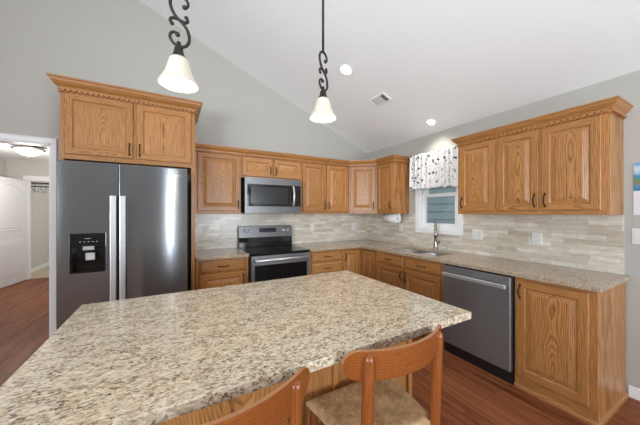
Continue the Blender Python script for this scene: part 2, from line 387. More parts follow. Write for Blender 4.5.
# ------------------------------------------------------------------ mesh helpers
class MB:
    def __init__(self):
        self.bm = bmesh.new()
        self.uv = None
    def quad(self, pts, mat=0):
        f = self.bm.faces.new([self.bm.verts.new(p) for p in pts]); f.material_index = mat
        return f
    def box(self, x0, y0, z0, x1, y1, z1, bev=0.0, mat=0, seg=1):
        if x1 < x0: x0, x1 = x1, x0
        if y1 < y0: y0, y1 = y1, y0
        if z1 < z0: z0, z1 = z1, z0
        t = bmesh.new()
        v = [t.verts.new((x, y, z)) for x in (x0, x1) for y in (y0, y1) for z in (z0, z1)]
        for q in ((0, 1, 3, 2), (4, 6, 7, 5), (0, 4, 5, 1), (2, 3, 7, 6), (0, 2, 6, 4), (1, 5, 7, 3)):
            t.faces.new([v[k] for k in q])
        if bev > 0:
            bmesh.ops.bevel(t, geom=list(t.edges), offset=bev, segments=seg, affect='EDGES', profile=0.5)
        self.merge(t, mat)
    def merge(self, t, mat=None, M=None):
        mp = {}
        for v in t.verts:
            mp[v] = self.bm.verts.new(M @ v.co if M else v.co)
        for f in t.faces:
            try:
                g = self.bm.faces.new([mp[v] for v in f.verts])
                g.material_index = f.material_index if mat is None else mat
                g.smooth = f.smooth
            except ValueError:
                pass
        t.free()
    def prism(self, poly, a0, a1, plane='xz', mat=0):
        """extrude a 2D polygon; plane xz -> along y, xy -> along z, yz -> along x"""
        def P(p, a):
            return {'xz': (p[0], a, p[1]), 'xy': (p[0], p[1], a), 'yz': (a, p[0], p[1])}[plane]
        A = [self.bm.verts.new(P(p, a0)) for p in poly]; B = [self.bm.verts.new(P(p, a1)) for p in poly]
        n = len(poly)
        fs = [self.bm.faces.new(A), self.bm.faces.new(B[::-1])]
        for k in range(n):
            fs.append(self.bm.faces.new([A[k], B[k], B[(k + 1) % n], A[(k + 1) % n]]))
        for f in fs: f.material_index = mat
        bmesh.ops.recalc_face_normals(self.bm, faces=fs)
    def cells(self, us, vs_, skip, a0, a1, plane, mat=0):
        """slab of grid cells with holes; skip(u,v)->True leaves a hole; plane as in prism"""
        def P(u, v, a):
            return {'xz': (u, a, v), 'xy': (u, v, a), 'yz': (a, u, v)}[plane]
        on = [[not skip((us[i] + us[i + 1]) / 2, (vs_[j] + vs_[j + 1]) / 2) for j in range(len(vs_) - 1)] for i in range(len(us) - 1)]
        cache = {}
        def V(i, j, a):
            k = (i, j, a)
            if k not in cache: cache[k] = self.bm.verts.new(P(us[i], vs_[j], a))
            return cache[k]
        def O(i, j):
            return 0 <= i < len(us) - 1 and 0 <= j < len(vs_) - 1 and on[i][j]
        fs = []
        for i in range(len(us) - 1):
            for j in range(len(vs_) - 1):
                if not on[i][j]: continue
                fs.append(self.bm.faces.new([V(i, j, a1), V(i + 1, j, a1), V(i + 1, j + 1, a1), V(i, j + 1, a1)]))
                fs.append(self.bm.faces.new([V(i, j + 1, a0), V(i + 1, j + 1, a0), V(i + 1, j, a0), V(i, j, a0)]))
                for (di, dj, p, q) in ((-1, 0, (i, j + 1), (i, j)), (1, 0, (i + 1, j), (i + 1, j + 1)), (0, -1, (i, j), (i + 1, j)), (0, 1, (i + 1, j + 1), (i, j + 1))):
                    if not O(i + di, j + dj):
                        fs.append(self.bm.faces.new([V(*p, a0), V(*q, a0), V(*q, a1), V(*p, a1)]))
        for f in fs: f.material_index = mat
        bmesh.ops.recalc_face_normals(self.bm, faces=fs)
    def tube(self, pts, rad, seg=10, mat=0, cap=True, smooth=True, flat=None):
        pts = [Vector(p) for p in pts]
        n = len(pts)
        if isinstance(rad, (int, float)): rad = [rad] * n
        rings = []; prev = None
        for k in range(n):
            d = (pts[min(k + 1, n - 1)] - pts[max(k - 1, 0)]).normalized()
            if prev is None:
                a = Vector((0, 0, 1)) if abs(d.z) < 0.9 else Vector((1, 0, 0))
                u = d.cross(a).normalized()
            else:
                u = (prev - d * prev.dot(d)).normalized()
            w = d.cross(u).normalized(); prev = u
            rings.append([self.bm.verts.new(pts[k] + (u * math.cos(2 * PI * s / seg) + w * math.sin(2 * PI * s / seg)) * rad[k]) for s in range(seg)])
        fs = []
        for k in range(n - 1):
            for s in range(seg):
                f = self.bm.faces.new([rings[k][s], rings[k][(s + 1) % seg], rings[k + 1][(s + 1) % seg], rings[k + 1][s]])
                f.smooth = smooth; f.material_index = mat; fs.append(f)
        if cap:
            for r in (rings[0][::-1], rings[-1]):
                f = self.bm.faces.new(r); f.material_index = mat; fs.append(f)
        bmesh.ops.recalc_face_normals(self.bm, faces=fs)
    def lathe(self, prof, cx=0, cy=0, cz=0, seg=28, mat=0, smooth=True, axis='z', close=False):
        """prof: list of (radius, height) turned about an axis through (cx,cy,cz)"""
        def P(r, h, a):
            c, s = r * math.cos(a), r * math.sin(a)
            return {'z': (cx + c, cy + s, cz + h), 'y': (cx + c, cy + h, cz + s), 'x': (cx + h, cy + c, cz + s)}[axis]
        rings = []
        for r, h in prof:
            if r < 1e-6: rings.append([self.bm.verts.new(P(0, h, 0))])
            else: rings.append([self.bm.verts.new(P(r, h, 2 * PI * s / seg)) for s in range(seg)])
        pairs = list(zip(rings[:-1], rings[1:]))
        if close: pairs.append((rings[-1], rings[0]))
        fs = []
        for A, B in pairs:
            if len(A) == 1 and len(B) == 1: continue
            for s in range(seg):
                t = (s + 1) % seg
                if len(A) == 1: f = self.bm.faces.new([A[0], B[s], B[t]])
                elif len(B) == 1: f = self.bm.faces.new([A[s], B[0], A[t]])
                else: f = self.bm.faces.new([A[s], A[t], B[t], B[s]])
                f.smooth = smooth; f.material_index = mat; fs.append(f)
        bmesh.ops.recalc_face_normals(self.bm, faces=fs)
    def sphere(self, c, r, sx=1, sy=1, sz=1, seg=12, mat=0):
        t = bmesh.new(); bmesh.ops.create_uvsphere(t, u_segments=seg, v_segments=max(6, seg // 2 + 2), radius=r)
        for f in t.faces: f.smooth = True
        self.merge(t, mat, Matrix.Translation(c) @ Matrix.Diagonal((sx, sy, sz, 1)))
    def sweep(self, prof, path, mat=0):
        """prof: closed list of (out, z); path: open polyline in xy, outward is to the right of travel; mitred"""
        n = len(path); rings = []
        nor = []
        for k in range(n - 1):
            d = Vector((path[k + 1][0] - path[k][0], path[k + 1][1] - path[k][1])).normalized()
            nor.append(Vector((d.y, -d.x)))
        for k in range(n):
            if k == 0: o = nor[0]
            elif k == n - 1: o = nor[-1]
            else:
                o = (nor[k - 1] + nor[k]); o = o / (1 + nor[k - 1].dot(nor[k]))
            rings.append([self.bm.verts.new((path[k][0] + o.x * p, path[k][1] + o.y * p, z)) for p, z in prof])
        m = len(prof); fs = []
        for k in range(n - 1):
            for j in range(m):
                fs.append(self.bm.faces.new([rings[k][j], rings[k + 1][j], rings[k + 1][(j + 1) % m], rings[k][(j + 1) % m]]))
        fs.append(self.bm.faces.new(rings[0][::-1])); fs.append(self.bm.faces.new(rings[-1]))
        for f in fs: f.material_index = mat
        bmesh.ops.recalc_face_normals(self.bm, faces=fs)
    def build(self, name, mats, parent=None, loc=None, rot=None, recentre=True):
        if not isinstance(mats, (list, tuple)): mats = [mats]
        c = Vector((0, 0, 0))
        if recentre and self.bm.verts:
            xs = [v.co for v in self.bm.verts]
            lo = Vector([min(v[i] for v in xs) for i in range(3)]); hi = Vector([max(v[i] for v in xs) for i in range(3)])
            c = (lo + hi) / 2
            for v in self.bm.verts: v.co -= c
        me = bpy.data.meshes.new(name); self.bm.to_mesh(me); self.bm.free()
        for m in mats: me.materials.append(m)
        o = bpy.data.objects.new(name, me); COL.objects.link(o)
        o.location = c + (Vector(loc) if loc else Vector((0, 0, 0)))
        if rot: o.rotation_euler = rot
        if parent: o.parent = parent
        return o

def tag(o, label, cat, group=None, kind=None):
    o['label'] = label; o['category'] = cat
    if group: o['group'] = group
    if kind: o['kind'] = kind
    return o
def thing(name, label, cat, loc=(0, 0, 0), rz=0.0, group=None, rot=None):
    o = bpy.data.objects.new(name, None); COL.objects.link(o)
    o.empty_display_size = 0.1
    o.location = loc; o.rotation_euler = rot if rot else (0, 0, rz)
    return tag(o, label, cat, group)
def struct(o, label=None):
    o['kind'] = 'structure'
    if label: o['label'] = label
    return o
def link_mesh(name, me, parent, loc, rot=(0, 0, 0)):
    o = bpy.data.objects.new(name, me); COL.objects.link(o); o.parent = parent; o.location = loc; o.rotation_euler = rot
    return o

# ------------------------------------------------------------------ room shell
D, R, CH = 3.662, 3.004, 2.440          # back wall y, right wall x, eave height
SL = 0.4167                             # ceiling pitch
RIDGE, LX, RY = -0.75, -4.50, -5.00
ZR = CH + SL * (R - RIDGE)
def zc(x): return CH + SL * (R - x) if x >= RIDGE else ZR - SL * (RIDGE - x)

m = MB(); m.box(LX - 0.2, RY - 0.2, -0.10, R + 0.12, 7.70, 0.0)
struct(m.build('floor', FLOOR, recentre=False), 'reddish brown hardwood plank floor')

# back wall with the hall doorway
DX0, DX1, DZ = -2.10, -1.083, 2.090
m = MB()
m.prism([(LX, 0), (DX0, 0), (DX0, DZ), (LX, DZ)], D, D + 0.12)
m.prism([(DX1, 0), (R, 0), (R, DZ), (DX1, DZ)], D, D + 0.12)
m.prism([(LX, DZ), (R, DZ), (R, zc(R)), (RIDGE, ZR), (LX, zc(LX))], D, D + 0.12)
struct(m.build('wall_back', WALL, recentre=False), 'greige painted gable wall behind the range')
# right wall with window opening
WY0, WY1, WZ0, WZ1 = 1.945, 2.515, 1.175, 2.06
m = MB()
m.cells([RY, WY0, WY1, D], [0, WZ0, WZ1, CH + 0.03], lambda u, v: WY0 < u < WY1 and WZ0 < v < WZ1, R, R + 0.12, 'yz')
struct(m.build('wall_right', WALL, recentre=False), 'greige painted wall with the sink window')
# left wall and rear wall of the living area, with daylight openings
m = MB()
m.cells([RY, -2.5, 0.1, D], [0, 0.5, 2.2, CH + 0.03], lambda u, v: -2.5 < u < 0.1 and 0.5 < v < 2.2, LX - 0.12, LX, 'yz')
struct(m.build('wall_left', WALL, recentre=False))
m = MB()
ops = [(-0.145, -0.055, 0.1, 2.44), (1.6, 2.8, 0.5, 2.2)]
m.cells([LX, -0.145, -0.055, 1.6, 2.8, R], [0, 0.1, 0.5, 2.2, 2.44], lambda u, v: any(a < u < b and c < v < d for a, b, c, d in ops), RY - 0.12, RY, 'xz')
m.prism([(LX, 2.44), (R, 2.44), (R, zc(R)), (RIDGE, ZR), (LX, zc(LX))], RY - 0.12, RY)
struct(m.build('wall_rear', WALL, recentre=False))
# vaulted ceiling
m = MB()
m.prism([(R + 0.12, zc(R + 0.12)), (RIDGE, ZR), (LX - 0.12, zc(LX - 0.12)), (LX - 0.12, zc(LX - 0.12) + 0.12), (RIDGE, ZR + 0.12), (R + 0.12, zc(R + 0.12) + 0.12)], RY - 0.12, D + 0.12)
struct(m.build('ceiling', CEIL, recentre=False), 'white vaulted ceiling')
# doorway casing on the kitchen side
m = MB()
def casing_leg(mb, x0, x1, z0, z1, yf):
    mb.box(x0, yf - 0.016, z0, x1, yf, z1, 0.003)
casing_leg(m, DX1 - 0.004, DX1 + 0.041, 0, DZ - 0.0045, D)
casing_leg(m, DX0 - 0.058, DX0 + 0.004, 0, DZ - 0.0045, D)
m.box(DX0 - 0.058, D - 0.016, DZ - 0.004, DX1 + 0.041, D, DZ + 0.047, 0.003)
m.box(DX0 - 0.062, D - 0.020, DZ + 0.038, DX1 + 0.044, D, DZ + 0.050, 0.003)
m.box(DX1 - 0.018, D, 0, DX1, D + 0.12, DZ); m.box(DX0, D, 0, DX0 + 0.018, D + 0.12, DZ); m.box(DX0, D, DZ - 0.018, DX1, D + 0.12, DZ)
struct(m.build('trim_1', WHITE, recentre=False), 'white casing round the hall doorway')
# hall beyond
HL, HE = -2.93, 7.68
m = MB(); m.prism([(HL - 0.1, D + 0.12), (HL, D + 0.12), (HL, HE), (HL - 0.1, HE)], 0, 2.48, 'xy')
struct(m.build('wall_hall_left', HALLW, recentre=False))
m = MB(); m.box(-0.75, D + 0.12, 0, -0.65, HE, 2.48)
struct(m.build('wall_hall_right', HALLW, recentre=False))
EX0, EX1 = -2.63, -1.75
m = MB()
m.cells([HL - 0.1, EX0, EX1, -0.65], [0, 2.06, 2.48], lambda u, v: EX0 < u < EX1 and v < 2.06, HE, HE + 0.10, 'xz')
struct(m.build('wall_hall_end', HALLW, recentre=False))
m = MB(); m.box(HL - 0.1, D + 0.12, 2.48, -0.65, 10.1, 2.54)
struct(m.build('ceiling_hall', CEIL, recentre=False))
m = MB()
m.box(EX0 - 0.065, HE - 0.016, 0, EX0 + 0.004, HE, 2.0545, 0.003); m.box(EX1 - 0.004, HE - 0.016, 0, EX1 + 0.065, HE, 2.0545, 0.003)
m.box(EX0 - 0.065, HE - 0.016, 2.055, EX1 + 0.065, HE, 2.15, 0.003)
m.box(EX0, HE, 0, EX0 + 0.016, HE + 0.1, 2.06); m.box(EX1 - 0.016, HE, 0, EX1, HE + 0.1, 2.06); m.box(EX0, HE, 2.044, EX1, HE + 0.1, 2.06)
struct(m.build('trim_2', WHITE, recentre=False), 'white casing round the bedroom doorway')
# bedroom sliver past the hall
BX = -2.83
m = MB(); m.box(BX - 0.1, HE + 0.10, 0, BX, 10.0, 2.48)
struct(m.build('wall_bedroom_left', HALLW, recentre=False))
m = MB(); m.box(BX - 0.1, 10.0, 0, 0.5, 10.1, 2.48)
struct(m.build('wall_bedroom_end', HALLW, recentre=False))
m = MB(); m.box(0.4, HE + 0.10, 0, 0.5, 10.0, 2.48)
struct(m.build('wall_bedroom_right', HALLW, recentre=False))
m = MB(); m.box(BX - 0.1, 7.70, -0.10, 0.5, 10.1, 0.012)
struct(m.build('floor_bedroom', CARPET, recentre=False), 'tan carpet beyond the hall')
m = MB(); m.box(BX, HE + 0.11, 0.012, BX + 0.014, 9.99, 0.10, 0.003)
struct(m.build('baseboard_bedroom', WHITE, recentre=False))
m = MB(); m.box(R - 0.014, RY + 0.02, 0.0, R, 0.590, 0.088, 0.004)
struct(m.build('baseboard_right', WHITE, recentre=False), 'white baseboard past the end cabinet')

# backsplash tile
m = MB(); m.cells([0.205, R - 0.001], [0.90, 1.372], lambda u, v: False, D - 0.008, D, 'xz')
struct(m.build('trim_3', TILE_X, recentre=False), 'stone mosaic backsplash behind the range')
m = MB()
m.cells([0.613, 1.885, 2.575, D - 0.008], [0.90, 1.112, 1.372], lambda u, v: 1.885 < u < 2.575 and v > 1.112, R - 0.008, R, 'yz')
struct(m.build('trim_4', TILE_Y, recentre=False), 'stone mosaic backsplash under the sink window')

# sink window
m = MB()
m.cells([1.885, WY0, WY1, 2.575], [1.112, WZ0, WZ1, 2.125], lambda u, v: WY0 < u < WY1 and WZ0 < v < WZ1, R - 0.018, R, 'yz')
win = struct(m.build('window_1', WHITE, recentre=False), 'white double-hung window over the sink')
tag(win, 'white double-hung window over the sink', 'window')
m = MB()
m.cells([WY0, WY0 + 0.028, WY1 - 0.028, WY1], [WZ0, WZ0 + 0.028, WZ1 - 0.028, WZ1], lambda u, v: WY0 + 0.028 < u < WY1 - 0.028 and WZ0 + 0.028 < v < WZ1 - 0.028, R, R + 0.12, 'yz')
m.build('window_frame', VINYL, win, recentre=False)
def sash(z0, z1, x0, w=0.042):
    mm = MB(); ya, yb = WY0 + 0.028, WY1 - 0.028
    mm.cells([ya, ya + w, yb - w, yb], [z0, z0 + w, z1 - w, z1], lambda u, v: ya + w < u < yb - w and z0 + w < v < z1 - w, x0, x0 + 0.03, 'yz')
    s = mm.build('sash', VINYL, win, recentre=False)
    g = MB(); g.box(x0 + 0.012, ya + w, z0 + w, x0 + 0.018, yb - w, z1 - w); g.build('pane', GLASS, s, recentre=False)
sash(WZ0 + 0.028, 1.640, R + 0.035)
sash(1.598, WZ1 - 0.028, R + 0.072)
# neighbour's house wall outside
m = MB()
zz = -0.4; k = 0
while zz < 4.2:
    m.quad([(4.880, -1.0, zz), (4.880, 7.5, zz), (4.902, 7.5, zz + 0.165), (4.902, -1.0, zz + 0.165)])
    m.quad([(4.902, -1.0, zz), (4.902, 7.5, zz), (4.880, 7.5, zz), (4.880, -1.0, zz)])
    zz += 0.165
m.box(4.905, -1.0, -0.4, 5.3, 7.5, 4.2)
tag(m.build('neighbour_house', SIDING), 'blue-grey lap siding of the house seen through the sink window', 'house')

# ------------------------------------------------------------------ cabinet kit
def panel_door_mesh(w, h, name='door'):
    """raised-panel door in local x (width), z (height); back face at y=0, front at y=-0.019; centred"""
    bm = bmesh.new()
    fw = min(0.052, w * 0.24)
    bev = min(0.030, w * 0.12)
    loops = [(0, 0), (0, -0.014), (0.004, -0.019), (fw, -0.019), (fw + 0.005, -0.012), (fw + 0.009, -0.008), (fw + 0.014, -0.008), (fw + 0.014 + bev, -0.0165), (fw + 0.017 + bev, -0.0172)]
    R_ = []
    for ins, y in loops:
        a, b = w / 2 - ins, h / 2 - ins
        R_.append([bm.verts.new(p) for p in ((-a, y, -b), (a, y, -b), (a, y, b), (-a, y, b))])   # bottom, right, top, left edges
    for k in range(len(loops) - 1):
        A, B = R_[k], R_[k + 1]
        for e in range(4):
            f_ = (e + 1) % 4
            horiz = e in (0, 2)
            if k == 2:
                continue
            f = bm.faces.new([A[e], A[f_], B[f_], B[e]])
            f.material_index = 2 if k >= 5 else (1 if horiz else 0)
    # butt-jointed stiles and rails
    o, i, y = 0.004, fw, -0.019
    a, b = w / 2 - o, h / 2 - o; ai, bi = w / 2 - i, h / 2 - i
    for pts, mi in ((((-a, -b), (-ai, -b), (-ai, b), (-a, b)), 0), (((ai, -b), (a, -b), (a, b), (ai, b)), 0),
                    (((-ai, bi), (ai, bi), (ai, b), (-ai, b)), 1), (((-ai, -b), (ai, -b), (ai, -bi), (-ai, -bi)), 1)):
        f = bm.faces.new([bm.verts.new((p[0], y, p[1])) for p in pts]); f.material_index = mi
    f = bm.faces.new(R_[-1]); f.material_index = 2
    f = bm.faces.new(R_[0][::-1]); f.material_index = 0
    bmesh.ops.recalc_face_normals(bm, faces=list(bm.faces))
    me = bpy.data.meshes.new(name); bm.to_mesh(me); bm.free()
    for mt in (OAK_V, OAK_H, OAK_P): me.materials.append(mt)
    return me

def drawer_mesh(w, h, name='drawer'):
    bm = bmesh.new(); R_ = []
    loops = [(0, 0), (0, -0.009), (0.004, -0.012), (0.012, -0.014), (0.018, -0.019)]
    for ins, y in loops:
        a, b = w / 2 - ins, h / 2 - ins
        R_.append([bm.verts.new(p) for p in ((-a, y, -b), (a, y, -b), (a, y, b), (-a, y, b))])
    for k in range(len(loops) - 1):
        for e in range(4):
            bm.faces.new([R_[k][e], R_[k][(e + 1) % 4], R_[k + 1][(e + 1) % 4], R_[k + 1][e]])
    bm.faces.new(R_[-1]); bm.faces.new(R_[0][::-1])
    bmesh.ops.recalc_face_normals(bm, faces=list(bm.faces))
    me = bpy.data.meshes.new(name); bm.to_mesh(me); bm.free(); me.materials.append(OAK_H)
    return me

def pull_mesh():
    """bow pull with leaf-shaped feet, along z, standing out to -y"""
    mb = MB()
    pts, rad = [], []
    for k in range(17):
        t = k / 16; z = -0.042 + 0.084 * t
        pts.append((0, -0.004 - 0.026 * math.sin(PI * t) ** 0.55, z)); rad.append(0.0036 + 0.0022 * math.sin(PI * t) ** 2)
    mb.tube(pts, rad, 8)
    for s in (-1, 1):
        mb.sphere((0, -0.003, s * 0.049), 0.010, 0.75, 0.35, 1.35, 10)
        mb.sphere((0, -0.005, s * 0.041), 0.0062, 1, 0.9, 1, 8)
    o = mb.build('handle', PULL, recentre=False)
    me = o.data; bpy.data.objects.remove(o)
    return me
PULL_ME = pull_mesh()

def add_door(root, x0, x1, z0, z1, pull=None, y=0.0, name='door'):
    w, h = x1 - x0, z1 - z0
    d = link_mesh(name, panel_door_mesh(w, h), root, ((x0 + x1) / 2, y, (z0 + z1) / 2))
    if pull:
        sx = -1 if 'l' in pull else 1
        sz = 1 if 't' in pull else -1
        link_mesh('handle', PULL_ME, d, (sx * (w / 2 - 0.026), -0.019, sz * (h / 2 - 0.085)))
    return d
def add_drawer(root, x0, x1, z0, z1, pull=True):
    d = link_mesh('drawer', drawer_mesh(x1 - x0, z1 - z0), root, ((x0 + x1) / 2, 0, (z0 + z1) / 2))
    if pull: link_mesh('handle', PULL_ME, d, (0, -0.019, 0), (0, PI / 2, 0))
    return d

def face_frame(root, w, z0, z1, stiles, rails, mat=OAK_V):
    """stiles: (x0,x1); rails: (x0,x1,z0,z1)"""
    mb = MB()
    for a, b in stiles: mb.box(a, 0.0, z0, b, 0.019, z1, 0.001, 0)
    for a, b, c, d in rails: mb.box(a, 0.0, c, b, 0.019, d, 0.001, 1)
    return mb.build('face_frame', [OAK_V, OAK_H], root)

def carcass(root, w, d, z0, z1, top=True):
    mb = MB(); t = 0.016; y0 = 0.0192
    mb.box(0, y0, z0, t, d, z1); mb.box(w - t, y0, z0, w, d, z1)
    mb.box(t, y0, z0, w - t, d, z0 + t); mb.box(t, d - t, z0 + t, w - t, d, z1)
    if top: mb.box(t, y0, z1 - t, w - t, d - t, z1)
    return mb.build('carcass', OAK_V, root)

CROWN = [(0.0, 0.0), (0.010, 0.0), (0.012, 0.012), (0.020, 0.022), (0.034, 0.032), (0.048, 0.050), (0.054, 0.066), (0.062, 0.070), (0.064, 0.082), (0.0, 0.082)]
def crown_parts(root, path, z, k=1.0, name='crown_molding', dz=0.022):
    mb = MB(); mb.sweep([(p * k, z + q * k) for p, q in CROWN], path)
    c = mb.build(name, OAK_H, root)
    # dentil course under the crown
    mb = MB()
    mb.sweep([(0.0, z - dz - 0.004), (0.008, z - dz - 0.004), (0.0005, z - dz), (0.0005, z), (0.0, z)], path)
    for a, b in zip(path[:-1], path[1:]):
        v = Vector((b[0] - a[0], b[1] - a[1])); L = v.length; d = v.normalized(); n = Vector((d.y, -d.x))
        cnt = max(1, int(L / 0.037))
        for q in range(cnt):
            s = (q + 0.5) * L / cnt
            cx, cy = a[0] + d.x * s, a[1] + d.y * s
            hw = 0.0105
            p = [(cx - d.x * hw + n.x * 0.0005, cy - d.y * hw + n.y * 0.0005), (cx + d.x * hw + n.x * 0.0005, cy + d.y * hw + n.y * 0.0005),
                 (cx + d.x * hw + n.x * 0.019, cy + d.y * hw + n.y * 0.019), (cx - d.x * hw + n.x * 0.019, cy - d.y * hw + n.y * 0.019)]
            mb.prism(p, z - dz + 0.003, z - 0.001, 'xy')
    return c, mb.build('dentil_trim', OAK_H, root)

UZ0, UZ1 = 1.372, 2.120
UPD = 0.301
def upper(label, x, y, rz, w, doors, z0=UZ0, z1=UZ1, d=UPD, group='oak wall cabinets', dz0=0.034, dz1=0.028):
    root = thing('wall_cabinet', label, 'cabinet', (x, y, z0), rz, group)
    h = z1 - z0
    carcass(root, w, d, 0, h)
    edges = [dd[0] for dd in doors] + [dd[1] for dd in doors]
    st = [(0, doors[0][0] + 0.012), (doors[-1][1] - 0.012, w)]
    for a, b in zip(doors[:-1], doors[1:]): st.append((a[1] - 0.010, b[0] + 0.010))
    st.sort()
    rails = []
    for (a, b), (c, e) in zip(st[:-1], st[1:]):
        rails += [(b, c, 0, dz0 + 0.012), (b, c, h - dz1 - 0.012, h)]
    face_frame(root, w, 0, h, st, rails)
    for (a, b, p) in doors: add_door(root, a, b, dz0, h - dz1, p)
    return root

# fridge surround: cabinet over the refrigerator with full-height side panels
FCY = 3.05
fx0, fx1 = -0.849, 0.199
fw_ = fx1 - fx0
root = thing('refrigerator_cabinet', 'tall oak surround with two doors and dentil crown over the refrigerator', 'cabinet', (fx0, FCY, 0))
mb = MB(); mb.box(0.0, 0.0192, 0, 0.02, D - FCY - 0.003, 2.45); mb.build('side_panel', OAK_V, root)
mb = MB(); mb.box(fw_ - 0.036, 0, 0, fw_, D - FCY - 0.003, 1.855, 0.001); mb.build('side_panel', OAK_V, root)
mb = MB(); t = 0.016
mb.box(0.0205, 0.0192, 1.855, fw_, D - FCY - 0.003, 1.872); mb.box(0.0205, 0.0192, 2.432, fw_, D - FCY - 0.003, 2.449)
mb.box(fw_ - t, 0.0192, 1.872, fw_, D - FCY - 0.003, 2.432); mb.box(0.0205, 0.59, 1.872, fw_ - t, D - FCY - 0.003, 2.432)
mb.build('carcass', OAK_V, root)
face_frame(root, fw_, 1.855, 2.45, [(0, 0.045), (0.500, 0.556), (fw_ - 0.050, fw_)],
           [(0.045, 0.5, 1.855, 1.91), (0.556, fw_ - 0.05, 1.855, 1.91), (0.045, 0.5, 2.41, 2.45), (0.556, fw_ - 0.05, 2.41, 2.45)])
add_door(root, 0.030, 0.514, 1.897, 2.424, 'rb'); add_door(root, 0.542, 1.008, 1.897, 2.424, 'lb')
crown_parts(root, [(0, D - FCY - 0.004), (0, 0), (fw_, 0), (fw_, D - FCY - 0.004)], 2.452, 1.08)

# wall cabinets along the back wall
UY = D - 0.305
GA = 'oak wall cabinets along the back wall'
upper('single-door oak wall cabinet between the refrigerator surround and the microwave', 0.205, UY, 0, 0.535, [(0.040, 0.522, 'rb')], group=GA)
upper('short two-door oak wall cabinet directly above the microwave', 0.740, UY, 0, 0.835, [(0.017, 0.404, 'rb'), (0.428, 0.818, 'lb')], z0=1.829, group=GA, dz0=0.022)
upper('full-height two-door oak wall cabinet right of the microwave', 1.575, UY, 0, 0.8185, [(0.012, 0.399, 'rb'), (0.413, 0.803, 'lb')], group=GA)
# diagonal corner cabinet
root = thing('wall_cabinet', 'diagonal one-door oak wall cabinet in the room corner', 'cabinet', (2.394, UY, UZ0), -PI / 4, GA)
h = UZ1 - UZ0; L = 0.305 * math.sqrt(2)
def loc45(px, py):
    dx, dy = px - 2.394, py - UY
    c, s = math.cos(PI / 4), math.sin(PI / 4)
    return (dx * c - dy * s, dx * s + dy * c)
poly = [loc45(*p) for p in ((2.395, D - 0.011), (2.395, UY + 0.016), (2.699 + 0.012, D - 0.61 + 0.002), (R - 0.011, D - 0.609), (R - 0.011, D - 0.011))]
mb = MB(); mb.prism(poly, 0, h, 'xy'); mb.build('carcass', OAK_V, root)
face_frame(root, L, 0, h, [(0.001, 0.05), (L - 0.05, L - 0.001)], [(0.05, L - 0.05, 0, 0.046), (0.05, L - 0.05, h - 0.04, h)])
add_door(root, 0.026, L - 0.026, 0.034, h - 0.028, 'rb')
upper('narrow one-door oak wall cabinet left of the sink window', R - 0.305, D - 0.61, -PI / 2, 0.352, [(0.020, 0.330, 'rb')], group='oak wall cabinets along the window wall')
# continuous crown over the L of wall cabinets
root = thing('crown_molding', 'dentil oak crown running along the top of the corner wall cabinets', 'molding', (0.205, UY, UZ1))
pth = [(0.205, UY), (2.394, UY), (2.699, D - 0.61), (2.699, 2.700), (R - 0.003, 2.700)]
crown_parts(root, [(a - 0.205, b - UY) for a, b in pth], 0.001, 0.80, 'crown', 0.020)
# the long wall cabinet to the right of the window
root = upper('long three-door oak wall cabinet with dentil crown right of the window', R - 0.305, 1.753, -PI / 2, 1.138,
      [(0.030, 0.378, 'lb'), (0.402, 0.724, 'rb'), (0.744, 1.094, 'lb')], group='oak wall cabinets along the window wall')
crown_parts(root, [(0, UPD), (0, 0), (1.138, 0), (1.138, UPD)], h + 0.001, 0.80, 'crown_molding', 0.020)

# base cabinets
BH = 0.878
BD = 0.598
def base(label, x, y, rz, w, stiles, rails, group, toe=True, d=BD, name='base_cabinet'):
    root = thing(name, label, 'cabinet', (x, y, 0), rz, group)
    carcass(root, w, d, 0.10 if toe else 0.0, BH, top=False)
    face_frame(root, w, 0.10 if toe else 0.0, BH, stiles, rails)
    if toe:
        mb = MB(); mb.box(0, 0.065, 0, w, 0.08, 0.099); mb.build('toe_kick', OAK_H, root)
    return root
BY = D - 0.61
GB = 'oak base cabinets under the perimeter countertop'
r_ = base('oak base cabinet with one drawer left of the range', 0.205, BY, 0, 0.552, [(0, 0.05), (0.502, 0.552)],
          [(0.05, 0.502, 0.86, BH), (0.05, 0.502, 0.705, 0.745), (0.05, 0.502, 0.10, 0.14)], GB)
add_drawer(r_, 0.037, 0.514, 0.735, 0.862); add_door(r_, 0.037, 0.514, 0.125, 0.716, 'rt')
r_ = base('oak base cabinet with a stack of drawers right of the range', 1.532, BY, 0, 0.530, [(0, 0.06), (0.505, 0.53)],
          [(0.06, 0.505, 0.86, BH), (0.06, 0.505, 0.70, 0.74), (0.06, 0.505, 0.55, 0.59), (0.06, 0.505, 0.34, 0.38), (0.06, 0.505, 0.10, 0.14)], GB)
for a, b in ((0.728, 0.862), (0.572, 0.710), (0.360, 0.554), (0.125, 0.342)): add_drawer(r_, 0.049, 0.520, a, b)
# corner base: L-shaped with a door on each leg
r_ = thing('base_cabinet', 'oak corner base cabinet with two doors meeting at the inside corner', 'cabinet', (2.064, BY, 0), 0, GB)
cx = 2.394 - 2.064
mb = MB()
mb.prism([(0.0, 0.0192), (cx + 0.0192, 0.0192), (cx + 0.0192, -0.326), (R - 0.012 - 2.064, -0.326), (R - 0.012 - 2.064, 0.598), (0.0, 0.598)], 0.10, 0.60, 'xy')
mb.build('carcass', OAK_V, r_)
mb = MB()
mb.box(0, 0, 0.10, 0.03, 0.019, BH); mb.box(cx - 0.03, 0, 0.10, cx + 0.019, 0.019, BH); mb.box(0.03, 0, 0.86, cx - 0.03, 0.019, BH, 0, 1); mb.box(0.03, 0, 0.10, cx - 0.03, 0.019, 0.14, 0, 1)
mb.box(cx, -0.05, 0.10, cx + 0.019, 0, BH); mb.box(cx, -0.326, 0.10, cx + 0.019, -0.30, BH); mb.box(cx, -0.30, 0.86, cx + 0.019, -0.05, BH); mb.box(cx, -0.30, 0.10, cx + 0.019, -0.05, 0.14)
mb.build('face_frame', [OAK_V, OAK_H], r_)
